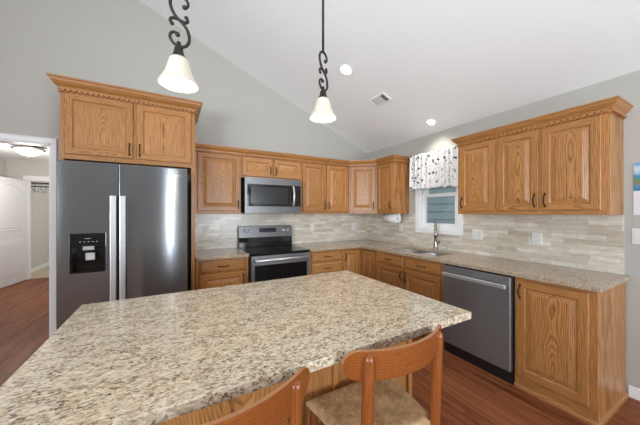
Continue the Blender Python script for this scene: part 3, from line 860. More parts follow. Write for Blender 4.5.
add_door(r_, 0.014, 0.292, 0.125, 0.855, 'lt')
dd = link_mesh('door', panel_door_mesh(0.270, 0.730), r_, (cx, -0.178, 0.49), (0, 0, -PI / 2))
mb = MB(); mb.box(0, 0.065, 0, cx + 0.08, 0.08, 0.099); mb.box(cx + 0.065, -0.326, 0, cx + 0.08, 0.065, 0.099); mb.build('toe_kick', OAK_H, r_)
# sink base
r_ = base('wide oak sink base cabinet under the window with two doors', 2.394, 2.722, -PI / 2, 1.022, [(0, 0.03), (0.483, 0.515), (0.980, 1.022)],
          [(a, b, c, d) for a, b in ((0.03, 0.483), (0.515, 0.980)) for c, d in ((0.855, BH), (0.70, 0.745), (0.10, 0.14))], GB)
add_drawer(r_, 0.012, 0.490, 0.735, 0.858); add_drawer(r_, 0.508, 0.986, 0.735, 0.858)
add_door(r_, 0.012, 0.490, 0.125, 0.715, 'rt'); add_door(r_, 0.508, 0.986, 0.125, 0.715, 'lt')
# end base cabinet, panel to the floor with shoe moulding
r_ = base('one-door oak base cabinet at the end of the run beside the dishwasher', 2.394, 1.073, -PI / 2, 0.466, [(0, 0.03), (0.425, 0.466)],
          [(0.03, 0.425, 0.845, BH), (0.03, 0.425, 0.0, 0.12)], GB, toe=False)
add_door(r_, 0.018, 0.432, 0.108, 0.855, 'lt')
mb = MB(); mb.box(0.466, 0.0, 0.0, 0.472, BD, BH); mb.build('side_panel', OAK_V, r_)
mb = MB(); mb.sweep([(0.0, 0.0), (0.016, 0.0), (0.014, 0.018), (0.006, 0.030), (0.0, 0.034)], [(0.0, -0.0005), (0.4725, -0.0005), (0.4725, BD - 0.004)]); mb.build('shoe_molding', OAK_H, r_)

# countertops
CT0, CT1 = 0.8795, 0.914
def counter(name, label, us, vs_, skip, mat):
    mb = MB(); mb.cells(us, vs_, skip, CT0, CT1, 'xy')
    o = mb.build(name, mat)
    bv = o.modifiers.new('edge', 'BEVEL'); bv.width = 0.004; bv.segments = 2; bv.limit_method = 'ANGLE'; bv.angle_limit = 1.0
    return tag(o, label, 'countertop')
counter('countertop', 'short granite countertop between the refrigerator panel and the range', [0.206, 0.757], [BY - 0.036, D - 0.009], lambda u, v: False, GRANITE_C)
SX0, SX1, SY0, SYM, SY1 = 2.475, 2.855, 1.870, 2.235, 2.600
counter('countertop', 'long L-shaped granite countertop holding the sink and running to the end cabinet', [1.532, 2.356, SX0, SX1, R - 0.009],
        [0.577, SY0, SY1, BY - 0.036, D - 0.009],
        lambda u, v: (u < 2.356 and v < BY - 0.036) or (SX0 < u < SX1 and SY0 < v < SY1), GRANITE_C)

# sink, faucet
root = thing('kitchen_sink', 'stainless double-bowl sink set into the granite under the window', 'sink', (2.665, 2.235, 0.70))
for ya, yb in ((SY0 - 0.004, SYM - 0.012), (SYM + 0.012, SY1 + 0.004)):
    mb = MB()
    x0, x1 = SX0 - 0.004, SX1 + 0.004; zb, zt, zf_ = 0.70, 0.8785, 0.706
    o_ = [(x0, ya), (x1, ya), (x1, yb), (x0, yb)]
    i_ = [(x0 + 0.02, ya + 0.02), (x1 - 0.02, ya + 0.02), (x1 - 0.02, yb - 0.02), (x0 + 0.02, yb - 0.02)]
    tv = [mb.bm.verts.new((p[0] - 2.665, p[1] - 2.235, zt - 0.70)) for p in o_]; lv = [mb.bm.verts.new((p[0] - 2.665, p[1] - 2.235, 0.006)) for p in i_]
    for q in range(4): mb.bm.faces.new([tv[q], tv[(q + 1) % 4], lv[(q + 1) % 4], lv[q]])
    mb.bm.faces.new(lv)
    bo = mb.build('bowl', STEEL_SINK, root)
    so = bo.modifiers.new('wall', 'SOLIDIFY'); so.thickness = 0.003; so.offset = 1
    mb = MB(); mb.lathe([(0, 0.007), (0.036, 0.008), (0.040, 0.006)], 0, (ya + yb) / 2 - 2.235, 0, 16); mb.build('drain', NICKEL, bo, loc=tuple(-bo.location))
mb = MB(); mb.box(SX0 - 2.665, -0.0125, 0.155, SX1 - 2.665, 0.0125, 0.178, 0.004); mb.build('divider', STEEL_SINK, root)

FX, FY = 2.915, 2.195
root = thing('faucet', 'brushed nickel pull-down faucet standing behind the sink', 'faucet', (FX, FY, 0.9145))
mb = MB(); mb.lathe([(0, 0), (0.030, 0), (0.030, 0.006), (0.023, 0.014), (0.020, 0.05), (0.021, 0.10), (0.017, 0.125), (0.0, 0.128)], seg=18); mb.build('body', NICKEL, root)
mb = MB()
pts = [(0, 0, 0.11), (0, 0, 0.22), (0, 0, 0.28)] + [((-0.055 + 0.055 * math.cos(k / 8 * PI * 0.95)) * 0.82, (-0.055 + 0.055 * math.cos(k / 8 * PI * 0.95)) * 0.57, 0.285 + 0.055 * math.sin(k / 8 * PI * 0.95)) for k in range(1, 9)]
mb.tube(pts, 0.0145, 12); mb.build('spout', NICKEL, root)
e = pts[-1]
mb = MB(); mb.tube([e, (e[0] - 0.002, e[1] - 0.004, e[2] - 0.05), (e[0] - 0.003, e[1] - 0.006, e[2] - 0.085), (e[0] - 0.003, e[1] - 0.007, e[2] - 0.125)], [0.014, 0.016, 0.0185, 0.020], 12)
mb.sphere((e[0] - 0.012, e[1] - 0.016, e[2] - 0.07), 0.008, 0.9, 0.9, 1.6, 8, 1); mb.build('spray_head', [NICKEL, BLACK_PLASTIC], root)
mb = MB(); mb.tube([(0.0, -0.018, 0.085), (0.0, -0.045, 0.092), (-0.008, -0.062, 0.115), (-0.012, -0.070, 0.160)], [0.010, 0.009, 0.0075, 0.006], 10); mb.build('lever', NICKEL, root)

# ------------------------------------------------------------------ text mark
def mark(text, parent, size, loc, rot, mat, sx=1.0):
    cu = bpy.data.curves.new('mark', 'FONT'); cu.body = text; cu.size = size; cu.align_x = 'CENTER'; cu.align_y = 'CENTER'; cu.extrude = 0.0004
    t_ = bpy.data.objects.new('mark', cu); COL.objects.link(t_)
    bpy.context.view_layer.update()
    me = bpy.data.meshes.new_from_object(t_.evaluated_get(bpy.context.evaluated_depsgraph_get()))
    bpy.data.objects.remove(t_)
    me.materials.clear(); me.materials.append(mat)
    o = bpy.data.objects.new('logo', me); COL.objects.link(o); o.parent = parent; o.location = loc; o.rotation_euler = rot; o.scale = (sx, 1, 1)
    return o
LOGO_L = plain('logo_silver', (0.80, 0.79, 0.77), 0.3, 0.5)
LOGO_D = plain('logo_dark', (0.05, 0.05, 0.05), 0.4)
LOGO_G = plain('logo_gold', (0.55, 0.36, 0.14), 0.35, 0.5)

# ------------------------------------------------------------------ refrigerator
FRY = 2.767
frx0, frx1 = -0.792, 0.114
root = thing('refrigerator', 'stainless side-by-side refrigerator with ice and water dispenser', 'refrigerator', (frx0, FRY, 0))
W = frx1 - frx0
mb = MB(); mb.box(0.004, 0.075, 0.012, W - 0.004, 0.80, 1.775, 0.004); mb.box(0.04, 0.06, 0.0, W - 0.04, 0.74, 0.012); mb.build('cabinet_body', FRIDGE_SIDE, root)
mb = MB(); mb.box(0.01, 0.02, 0.012, W - 0.01, 0.07, 0.085, 0.004); mb.build('kick_grille', BLACK_PLASTIC, root)
SPL = 0.3845
# freezer door with dispenser cut-out
dx0, dx1, dz0, dz1 = 0.078, 0.299, 0.900, 1.216
mb = MB()
mb.cells([0, dx0, dx1, SPL - 0.004], [0.09, dz0, dz1, 1.798], lambda u, v: dx0 < u < dx1 and dz0 < v < dz1, 0.0, 0.068, 'xz')
fd = mb.build('freezer_door', STEEL_F, root)
bv = fd.modifiers.new('edge', 'BEVEL'); bv.width = 0.004; bv.segments = 2; bv.limit_method = 'ANGLE'; bv.angle_limit = 1.0
mb = MB(); mb.box(SPL + 0.004, 0, 0.09, W, 0.068, 1.798, 0.005, 0, 2); rd = mb.build('refrigerator_door', STEEL_F, root)
def child(mb, name, mats, parent):
    """build in root coordinates, then parent to a recentred part"""
    o = mb.build(name, mats, parent); o.location = o.location - parent.location
    return o
mb = MB()
mb.box(dx0 + 0.001, 0.055, dz0 + 0.001, dx1 - 0.001, 0.066, dz1 - 0.001)
mb.box(dx0 + 0.001, -0.003, dz0 + 0.205, dx1 - 0.001, 0.055, dz1 - 0.001, 0.003)
mb.box(dx0 + 0.001, -0.003, dz0 + 0.001, dx0 + 0.016, 0.055, dz0 + 0.205); mb.box(dx1 - 0.016, -0.003, dz0 + 0.001, dx1 - 0.001, 0.055, dz0 + 0.205)
mb.box(dx0 + 0.016, -0.003, dz0 + 0.001, dx1 - 0.016, 0.055, dz0 + 0.018)
child(mb, 'dispenser', [BLACK_GLASS], fd)
mb = MB(); mb.box(0.156, -0.007, 1.083, 0.230, 0.0, 1.116, 0.004); child(mb, 'dispenser_button', [GREY_PLASTIC], fd)
mb = MB(); mb.box(0.170, 0.004, 1.000, 0.232, 0.014, 1.062, 0.004); child(mb, 'dispenser_paddle', [STEEL_L], fd)
mb = MB()
mb.box(0.17, -0.0036, 1.175, 0.205, -0.003, 1.180); child(mb, 'dispenser_icon', [GREY_PLASTIC], fd)
for q in range(5):
    mb = MB(); mb.box(0.135 + q * 0.026, -0.0036, 1.150, 0.147 + q * 0.026, -0.003, 1.154); child(mb, 'dispenser_icon', [GREY_PLASTIC], fd)
for xx, par in ((0.357, fd), (0.420, rd)):
    mb = MB()
    mb.box(xx - 0.021, -0.052, 0.640, xx + 0.021, -0.034, 1.528, 0.006, 0, 2)
    for zz in (0.66, 1.49): mb.box(xx - 0.012, -0.036, zz, xx + 0.012, 0.0005, zz + 0.03, 0.002)
    child(mb, 'handle', [STEEL_L], par)
mark('Whirlpool', rd, 0.022, (0.797 - rd.location.x, -0.0006 - rd.location.y, 1.731 - rd.location.z), (PI / 2, 0, 0), LOGO_L, 0.85)
mb = MB(); mb.lathe([(0, 0.0), (0.006, 0.0), (0.006, 0.002), (0, 0.002)], 0.842, -0.002, 1.732, 12, axis='y'); child(mb, 'logo_ring', [LOGO_G], rd)

# ------------------------------------------------------------------ range
root = thing('range', 'stainless electric range with black glass cooktop and oven door', 'stove', (0.763, D - 0.67, 0))
W = 0.764
mb = MB(); mb.box(0.002, 0.03, 0.0, W - 0.002, 0.655, 0.895, 0.002); mb.build('range_body', BLACK_PLASTIC, root)
mb = MB(); mb.box(0.0, -0.006, 0.890, W, 0.60, 0.914, 0.005, 0, 2); mb.build('cooktop', plain('ceramic_cooktop_glass', (0.006, 0.006, 0.007), 0.12, spec=0.2), root)
GREYRING = plain('burner_ring_grey', (0.10, 0.10, 0.105), 0.15)
for (bx, by, br_) in ((0.20, 0.17, 0.105), (0.57, 0.17, 0.085), (0.20, 0.44, 0.080), (0.57, 0.44, 0.105)):
    mb = MB(); mb.lathe([(br_ - 0.003, 0.0), (br_, 0.0), (br_, 0.0005), (br_ - 0.003, 0.0005)], bx, by, 0.914, 32, close=True); mb.build('burner_ring', GREYRING, root)
mb = MB()
mb.box(0.0, 0.585, 0.915, W, 0.655, 1.050, 0.003, 1)
mb.prism([(0.575, 1.048), (0.66, 1.048), (0.66, 1.199), (0.60, 1.199)], 0.0, W, 'yz', 0)
bg = mb.build('backguard', [STEEL_R, BLACK_GLASS], root)
def on_guard(x, z):                     # point on the sloping face of the backguard
    return (x, 0.575 + (z - 1.048) * 0.025 / 0.151, z)
mb = MB(); p0 = on_guard(0.28, 1.115); p1 = on_guard(0.52, 1.172)
mb.box(0.275, p0[1] - 0.004, 1.113, 0.520, p1[1] + 0.01, 1.172, 0.002); child(mb, 'control_display', [DISPLAY], bg)
for kx in (0.085, 0.150, 0.625, 0.690):
    mb = MB(); p = on_guard(kx, 1.135)
    mb.lathe([(0, -0.030), (0.015, -0.030), (0.018, -0.026), (0.019, -0.006), (0.024, -0.004), (0.024, 0.003)], p[0], p[1], p[2], 18, axis='y'); child(mb, 'knob', [STEEL_L], bg)
mb = MB()
mb.cells([0.012, 0.050, W - 0.050, W - 0.012], [0.205, 0.30, 0.775, 0.884], lambda u, v: 0.05 < u < W - 0.05 and 0.30 < v < 0.775, -0.012, 0.028, 'xz')
od = mb.build('oven_door', STEEL_R, root)
mb = MB(); mb.box(0.050, -0.010, 0.300, W - 0.050, 0.026, 0.775); child(mb, 'oven_window', [OVEN_GLASS], od)
mb = MB()
mb.tube([(0.040, -0.058, 0.835), (W - 0.040, -0.058, 0.835)], 0.016, 14)
for xx in (0.062, W - 0.062): mb.box(xx - 0.014, -0.056, 0.822, xx + 0.014, -0.0115, 0.848, 0.003)
child(mb, 'handle', [STEEL_L], od)
mb = MB(); mb.box(0.012, -0.010, 0.045, W - 0.012, 0.028, 0.198, 0.004); mb.build('storage_drawer', STEEL_R, root)

# ------------------------------------------------------------------ microwave
MY = 3.255
root = thing('microwave', 'stainless over-the-range microwave hung below the short cabinet', 'microwave', (0.765, MY, 1.378))
W, H = 0.762, 0.449
mb = MB(); mb.box(0.0, 0.030, 0.004, W, D - MY - 0.012, H - 0.001, 0.003); mb.build('microwave_body', BLACK_PLASTIC, root)
mb = MB()
wx0, wx1, wz0, wz1 = 0.029, 0.752, 0.088, 0.368
mb.cells([0.0, wx0, wx1, W], [0.0, wz0, wz1, H], lambda u, v: wx0 < u < wx1 and wz0 < v < wz1, 0.0, 0.029, 'xz')
mdoor = mb.build('door', STEEL_R, root)
mb = MB(); mb.box(wx0, 0.002, wz0, 0.612, 0.027, wz1); child(mb, 'door_glass', [BLACK_GLASS], mdoor)
mb = MB(); mb.box(wx0 + 0.045, 0.0005, wz0 + 0.035, 0.565, 0.0022, wz1 - 0.035); child(mb, 'window_screen', [MICRO_GLASS], mdoor)
mb = MB(); mb.box(0.614, 0.001, wz0, wx1, 0.027, wz1); cp = mb.build('control_panel', BLACK_GLASS, root)
mb = MB(); mb.box(0.672, 0.0002, wz1 - 0.055, 0.735, 0.0012, wz1 - 0.025); child(mb, 'display', [DISPLAY], cp)
mb = MB()
pts = [(0.640, -0.002 - 0.040 * math.sin(PI * k / 12) ** 0.7, 0.090 + 0.275 * k / 12) for k in range(13)]
mb.tube(pts, [0.011] + [0.0135] * 11 + [0.011], 12); child(mb, 'handle', [STEEL_L], mdoor)
mark('Whirlpool', mdoor, 0.020, (0.385 - mdoor.location.x, -0.0006 - mdoor.location.y, 0.414 - mdoor.location.z), (PI / 2, 0, 0), LOGO_D, 0.8)

# ------------------------------------------------------------------ dishwasher
root = thing('dishwasher', 'stainless dishwasher between the sink base and the end cabinet', 'dishwasher', (2.354, 1.697, 0), -PI / 2)
W = 0.620
mb = MB(); mb.box(0.004, 0.042, 0.065, W - 0.004, 0.62, 0.874); mb.build('tub', BLACK_PLASTIC, root)
mb = MB(); mb.box(0.004, 0.035, 0.0, W - 0.004, 0.055, 0.095); mb.build('toe_kick', BLACK_PLASTIC, root)
mb = MB(); mb.box(0.014, 0.0, 0.105, W - 0.010, 0.040, 0.866, 0.005, 0, 2); dwd = mb.build('door', STEEL_D, root)
mb = MB()
mb.box(0.030, -0.052, 0.772, W - 0.024, -0.034, 0.806, 0.006, 0, 2)
for xx in (0.05, W - 0.065): mb.box(xx, -0.036, 0.780, xx + 0.022, 0.0005, 0.798, 0.002)
child(mb, 'handle', [STEEL_L], dwd)
mark('Whirlpool', dwd, 0.017, (0.302 - dwd.location.x, -0.0006 - dwd.location.y, 0.190 - dwd.location.z), (PI / 2, 0, 0), LOGO_D, 0.85)

# ------------------------------------------------------------------ island
root = thing('kitchen_island', 'oak panelled island base under the large granite top', 'island', (-0.33, 1.03, 0))
W, dI = 1.50, 0.71
mb = MB(); mb.box(0.015, 0.015, 0.0, W - 0.015, dI - 0.015, 0.878); mb.build('island_body', OAK_V, root)
mb = MB()
for a in (0.0, 0.49, 0.98, W - 0.03): mb.box(a, 0, 0.0, a + (0.03 if a > 1.4 else 0.03), 0.0149, 0.878, 0.002)
for a, b in ((0.03, 0.49), (0.52, 0.98), (1.01, W - 0.03)): mb.box(a, 0, 0.0, b, 0.0149, 0.09, 0.002, 1); mb.box(a, 0, 0.80, b, 0.0149, 0.878, 0.002, 1)
mb.build('front_panel', [OAK_V, OAK_H], root)
for xx in (0.0, W - 0.0149):
    mb = MB(); mb.box(xx, 0.015, 0.0, xx + 0.0149, dI, 0.878, 0.001); mb.build('end_panel', OAK_V, root)
for a, b in ((0.02, 0.50), (0.51, 0.99), (1.0, 1.48)):
    d_ = link_mesh('door', panel_door_mesh(b - a, 0.72), root, ((a + b) / 2, dI, 0.48), (0, 0, PI))
    link_mesh('handle', PULL_ME, d_, (0.2, -0.019, 0.27))
counter('island_countertop', 'large speckled granite slab on the island in the foreground', [-0.412, 1.243], [0.738, 1.774], lambda u, v: False, GRANITE_I)

# ------------------------------------------------------------------ counter-height chairs with woven seats
def chair(label, x, y, rz=0.0):
    root = thing('counter_chair', label, 'chair', (x, y, 0), rz, 'woven-seat chairs at the island')
    px, py = 0.170, -0.160              # back posts
    fx, fy = 0.200, 0.150               # front legs
    SZ, TZ = 0.582, 0.934               # seat height, top of posts
    for s in (-1, 1):
        mb = MB()
        mb.tube([(s * (px + 0.006), py - 0.004, 0.0), (s * (px + 0.002), py, 0.28), (s * px, py, SZ), (s * px, py - 0.004, 0.70), (s * px, py - 0.012, TZ - 0.022), (s * px, py - 0.013, TZ - 0.010), (s * px, py - 0.013, TZ - 0.003), (s * px, py - 0.013, TZ)],
                [0.013, 0.0165, 0.020, 0.0205, 0.0195, 0.0175, 0.011, 0.004], 16)
        mb.build('leg', CHAIRWOOD, root)
        mb = MB()
        mb.tube([(s * (fx + 0.004), fy, 0.0), (s * fx, fy, 0.30), (s * fx, fy, SZ - 0.018), (s * fx, fy, SZ - 0.008)], [0.013, 0.0165, 0.017, 0.012], 16)
        mb.build('leg', CHAIRWOOD, root)
        for zz in (0.24, 0.40):
            mb = MB(); mb.tube([(s * fx, fy - 0.006, zz), (s * (px + 0.002), py, zz)], 0.010, 10); mb.build('stretcher', CHAIRWOOD, root)
    for (a, b, zz) in ((fx, fy, 0.22), (fx, fy, 0.43), (px, py, 0.33)):
        mb = MB(); mb.tube([(-a, b, zz), (a, b, zz)], 0.010, 10); mb.build('stretcher', CHAIRWOOD, root)
    # woven seat: four triangular fields, slightly dished, wrapped over the rails
    mb = MB(); N = 28
    top, bot = [], []
    for j in range(N + 1):
        v = j / N; yy = py + 0.006 + 0.330 * v; rt, rb = [], []
        for i in range(N + 1):
            u = i / N * 2 - 1
            e = max(abs(u), abs(2 * v - 1))
            rd_ = (max(0, (e - 0.88) / 0.12)) ** 2
            hw = 0.174 + 0.049 * v - (0.020 if j <= 2 else 0)
            ridge = 0.004 * math.exp(-((abs(u) - abs(2 * v - 1)) / 0.035) ** 2)
            zt = SZ + 0.010 - 0.010 * (1 - e) ** 1.2 - 0.012 * rd_ - ridge
            rt.append(mb.bm.verts.new((u * hw, yy, zt))); rb.append(mb.bm.verts.new((u * hw, yy, SZ - 0.028 + 0.009 * rd_)))
        top.append(rt); bot.append(rb)
    for j in range(N):
        for i in range(N):
            f = mb.bm.faces.new([top[j][i], top[j][i + 1], top[j + 1][i + 1], top[j + 1][i]]); f.smooth = True
            mb.bm.faces.new([bot[j][i], bot[j + 1][i], bot[j + 1][i + 1], bot[j][i + 1]])
    for i in range(N):
        mb.bm.faces.new([top[0][i], bot[0][i], bot[0][i + 1], top[0][i + 1]]); mb.bm.faces.new([top[N][i], top[N][i + 1], bot[N][i + 1], bot[N][i]])
        mb.bm.faces.new([top[i][0], top[i + 1][0], bot[i + 1][0], bot[i][0]]); mb.bm.faces.new([top[i][N], bot[i][N], bot[i + 1][N], top[i + 1][N]])
    mb.build('seat', CORD, root)['label'] = 'tan woven paper cord seat'
    # bent backrest: fixed to the front of the posts, bowed rearwards between them, round-ended
    mb = MB(); NX, NZ, th = 44, 10, 0.012
    hx, zc_, hh = 0.244, 0.893, 0.051
    def surf(u, w_, off):
        return (u * hx, py + 0.034 - 0.080 * (1 - u * u) - 0.10 * (w_ * hh) + off, zc_ + w_ * hh)
    def lim(u):
        a = abs(u); q = 0.78
        return 1.0 if a < q else max(0.03, (max(0.0, 1 - ((a - q) / (1 - q)) ** 2.2)) ** 0.5)
    F, B = [], []
    for i in range(NX + 1):
        u = math.sin((i / NX - 0.5) * PI); k_ = lim(u)
        F.append([mb.bm.verts.new(surf(u, k_ * (j / NZ * 2 - 1), th / 2)) for j in range(NZ + 1)])
        B.append([mb.bm.verts.new(surf(u, k_ * (j / NZ * 2 - 1), -th / 2)) for j in range(NZ + 1)])
    for i in range(NX):
        for j in range(NZ):
            for S, fl in ((F, False), (B, True)):
                q = [S[i][j], S[i + 1][j], S[i + 1][j + 1], S[i][j + 1]]
                f = mb.bm.faces.new(q[::-1] if fl else q); f.smooth = True
        for q in ([F[i][0], B[i][0], B[i + 1][0], F[i + 1][0]], [F[i][NZ], F[i + 1][NZ], B[i + 1][NZ], B[i][NZ]]): mb.bm.faces.new(q).material_index = 1
    for j in range(NZ):
        mb.bm.faces.new([F[0][j], F[0][j + 1], B[0][j + 1], B[0][j]]); mb.bm.faces.new([F[NX][j], B[NX][j], B[NX][j + 1], F[NX][j + 1]])
    bmesh.ops.recalc_face_normals(mb.bm, faces=list(mb.bm.faces))
    bk = mb.build('backrest', [CHAIRWOOD_H, PLYEDGE], root)
    b_ = bk.modifiers.new('edge', 'BEVEL'); b_.width = 0.0035; b_.segments = 2; b_.limit_method = 'ANGLE'; b_.angle_limit = 0.9
    return root
chair('reddish wooden chair with woven cord seat nearer the dishwasher end of the island', 0.719, 0.832)
chair('reddish wooden chair at the island cut off by the bottom edge, left of the other', 0.100, 0.806, 0.13)

# ------------------------------------------------------------------ pendants
def spline(ctrl, n=10):
    """Catmull-Rom through (x,z) control points"""
    P = [ctrl[0]] + list(ctrl) + [ctrl[-1]]; out = []
    for i in range(1, len(P) - 2):
        for k in range(n):
            t = k / n
            out.append(tuple(0.5 * ((2 * P[i][d]) + (-P[i - 1][d] + P[i + 1][d]) * t + (2 * P[i - 1][d] - 5 * P[i][d] + 4 * P[i + 1][d] - P[i + 2][d]) * t * t + (-P[i - 1][d] + 3 * P[i][d] - 3 * P[i + 1][d] + P[i + 2][d]) * t ** 3) for d in (0, 1)))
    out.append(ctrl[-1]); return out
def pendant(label, x, y, rz):
    zt = zc(x)
    root = thing('pendant_light', label, 'pendant light', (x, y, 1.862), rz, 'scrolled pendants over the island')
    z0 = 1.862
    mb = MB(); mb.lathe([(0, 0), (0.058, 0), (0.055, -0.012), (0.03, -0.030), (0.0, -0.034)], 0, 0, 0, 24)
    cn = mb.build('canopy', IRON, root, loc=(0, 0, zt - z0 - 0.004))
    mb = MB(); mb.tube([(0, 0, 0.372), (0, 0, zt - z0 - 0.02)], 0.0065, 10); mb.build('rod', IRON, root)
    # S of wrought iron with curled ends and a collar of two small curls
    mb = MB()
    # image-plane profile of the scroll, x to the right, z up, measured from the shade rim
    main = [(0.020, 0.322), (0.029, 0.326), (0.034, 0.338), (0.030, 0.352), (0.016, 0.364), (-0.004, 0.366), (-0.022, 0.354), (-0.030, 0.334), (-0.026, 0.308), (-0.010, 0.280), (0.012, 0.262), (0.030, 0.240), (0.038, 0.214), (0.036, 0.190), (0.022, 0.172), (0.0, 0.168), (-0.020, 0.178), (-0.031, 0.196), (-0.028, 0.212), (-0.016, 0.220), (-0.004, 0.215)]
    main = [(a * 0.95, b) for a, b in main]; pp = spline(main, 8)
    n_ = len(pp)
    mb.tube([(a, 0, b) for a, b in pp], [0.0060 - 0.0016 * abs(2 * k / n_ - 1) ** 3 for k in range(n_)], 8)
    mb.sphere((0.020, 0, 0.325), 0.0092, 1, 0.9, 1, 10); mb.sphere((-0.004, 0, 0.213), 0.0092, 1, 0.9, 1, 10)
    c2 = spline([(-0.024, 0.250), (-0.029, 0.262), (-0.022, 0.272), (-0.006, 0.273), (0.010, 0.268), (0.024, 0.266), (0.031, 0.274), (0.027, 0.286)], 6)
    mb.tube([(a, 0, b) for a, b in c2], 0.0058, 8)
    mb.sphere((-0.023, 0, 0.251), 0.0078, 1, 0.9, 1, 8); mb.sphere((0.026, 0, 0.286), 0.0078, 1, 0.9, 1, 8)
    mb.build('scroll', IRON, root)
    mb = MB(); mb.lathe([(0.0, 0.186), (0.007, 0.184), (0.009, 0.172), (0.007, 0.165), (0.015, 0.160), (0.017, 0.146), (0.021, 0.132), (0.029, 0.123), (0.030, 0.116), (0.0, 0.116)], seg=24)
    mb.build('socket_cap', IRON, root)
    mb = MB()
    prof = [(0.030, 0.120), (0.034, 0.112), (0.039, 0.094), (0.044, 0.076), (0.050, 0.058), (0.058, 0.041), (0.068, 0.026), (0.071, 0.019)]
    inner = [(r - 0.003, h_ - (0.001 if k else 0.003)) for k, (r, h_) in enumerate(prof)]
    mb.lathe(prof + inner[::-1], seg=36, close=True)
    sh = mb.build('shade', SHADE, root)
    mb = MB(); mb.sphere((0, 0, 0), 0.026, 1, 1, 1.25, 14); mb.tube([(0, 0, 0.025), (0, 0, 0.05)], 0.013, 10); mb.build('bulb', BULB, sh, loc=(0, 0, -0.008))
    pl = bpy.data.lights.new('pendant_glow', 'POINT'); pl.energy = 1.6; pl.color = (1.0, 0.90, 0.76); pl.shadow_soft_size = 0.04
    po = bpy.data.objects.new('pendant_glow', pl); COL.objects.link(po); po.parent = root; po.location = (0, 0, 0.005)
    return root
pendant('iron scroll pendant with white bell shade hanging nearer the refrigerator', 0.018, 1.150, -0.05)
pendant('iron scroll pendant with white bell shade hanging in mid-room on a long rod', 0.684, 1.190, 0.38)

# ------------------------------------------------------------------ ceiling fittings
TILT = math.atan(SL)
def can(label, x, y, watts, k):
    root = thing('recessed_light', label, 'ceiling light', (x, y, zc(x) - 0.002), 0, 'recessed ceiling lights', rot=(0, TILT, 0))
    mb = MB(); mb.lathe([(0.070 * k, -0.004), (0.086 * k, -0.006), (0.092 * k, 0.0), (0.070 * k, 0.0)], seg=32, close=True); mb.build('trim_ring', WHITE, root)
    mb = MB(); mb.lathe([(0.0, -0.003), (0.069 * k, -0.003), (0.069 * k, 0.0), (0.0, 0.0)], seg=32); mb.build('lens', CANLIGHT, root)
    l = bpy.data.lights.new('can_beam', 'SPOT'); l.energy = watts; l.spot_size = 2.1; l.spot_blend = 0.6; l.color = (1.0, 0.96, 0.90); l.shadow_soft_size = 0.07
    o = bpy.data.objects.new('can_beam', l); COL.objects.link(o); o.parent = root; o.location = (0, 0, -0.02)
    o.rotation_euler = (0, -TILT, 0)
can('bright recessed light high on the sloped ceiling near the long-rod pendant', 1.690, 2.424, 30, 0.88)
can('recessed light low on the sloped ceiling above the sink window', 2.812, 2.183, 18, 0.66)
root = thing('ceiling_vent', 'small white louvred air vent set in the sloped ceiling', 'vent', (2.212, 2.450, zc(2.212) - 0.001), 0, rot=(0, TILT, 0))
mb = MB(); mb.cells([-0.075, -0.055, 0.055, 0.075], [-0.135, -0.112, 0.112, 0.135], lambda u, v: abs(u) < 0.055 and abs(v) < 0.112, -0.007, 0.0, 'xy'); mb.build('vent_frame', WHITE, root)
mb = MB(); mb.box(-0.055, -0.112, -0.0015, 0.055, 0.112, -0.0005); mb.build('vent_duct', plain('vent_dark', (0.12, 0.12, 0.12), 0.8), root)
mb = MB()
for k in range(9):
    yy = -0.100 + k * 0.025
    if k < 2: mb.quad([(-0.055, yy - 0.009, -0.0055), (0.055, yy - 0.009, -0.0055), (0.055, yy - 0.003, -0.002), (-0.055, yy - 0.003, -0.002)])
    else: mb.quad([(-0.055, yy - 0.0115, -0.0060), (0.055, yy - 0.0115, -0.0060), (0.055, yy + 0.0135, -0.0025), (-0.055, yy + 0.0135, -0.0025)])
lo = mb.build('louvre', WHITE, root); so = lo.modifiers.new('t', 'SOLIDIFY'); so.thickness = 0.001

# ------------------------------------------------------------------ valance and rod
VX = R - 0.065
rod = thing('curtain_rod', 'thin white curtain rod across the top of the sink window', 'curtain rod', (VX, 2.23, 2.145))
mb = MB(); mb.tube([(0, -0.425, 0), (0, 0.40, 0)], 0.007, 10); mb.build('pole', WHITE, rod)
for yy in (-0.40, 0.385):
    mb = MB(); mb.box(-0.008, yy - 0.008, -0.010, 0.064, yy + 0.008, 0.010, 0.002); mb.build('bracket', WHITE, rod)
mb = MB(); mb.sphere((0, 0.412, 0), 0.015, 1, 1.1, 1, 10); mb.build('finial', plain('dark_finial', (0.05, 0.045, 0.04), 0.4), rod)['label'] = 'dark rod end knob'
bm = bmesh.new(); uvl = bm.loops.layers.uv.new('uv'); NY, NZ = 140, 20
ya, yb = 1.835, 2.615; g = []
rv = random.Random(3)
for i in range(NY + 1):
    u = i / NY; col = []
    for j in range(NZ + 1):
        v = j / NZ                       # 0 bottom, 1 top ruffle
        ph = u * 2 * PI * 11 + 0.9 * math.sin(u * 23)
        amp = 0.006 + 0.016 * (1 - v) if v < 0.86 else 0.011
        if 0.82 < v < 0.90: amp = 0.003
        xo = -0.011 + amp * math.sin(ph) + 0.005 * math.sin(u * 2 * PI * 27 + 2)
        zb = 1.700 + 0.010 * math.sin(ph * 0.5 + 1) + 0.006 * math.sin(u * 40)
        ztp = 2.178 + 0.004 * math.sin(u * 2 * PI * 31)
        col.append(bm.verts.new((VX + xo - 0.008, ya + (yb - ya) * u + 0.004 * math.cos(ph), zb + (ztp - zb) * v)))
    g.append(col)
for i in range(NY):
    for j in range(NZ):
        f = bm.faces.new([g[i][j], g[i + 1][j], g[i + 1][j + 1], g[i][j + 1]]); f.smooth = True
        for lp, (a, b_) in zip(f.loops, ((i, j), (i + 1, j), (i + 1, j + 1), (i, j + 1))): lp[uvl].uv = (a / NY * 1.1, b_ / NZ * 0.48)
me = bpy.data.meshes.new('window_valance'); bm.to_mesh(me); bm.free(); me.materials.append(VALANCE)
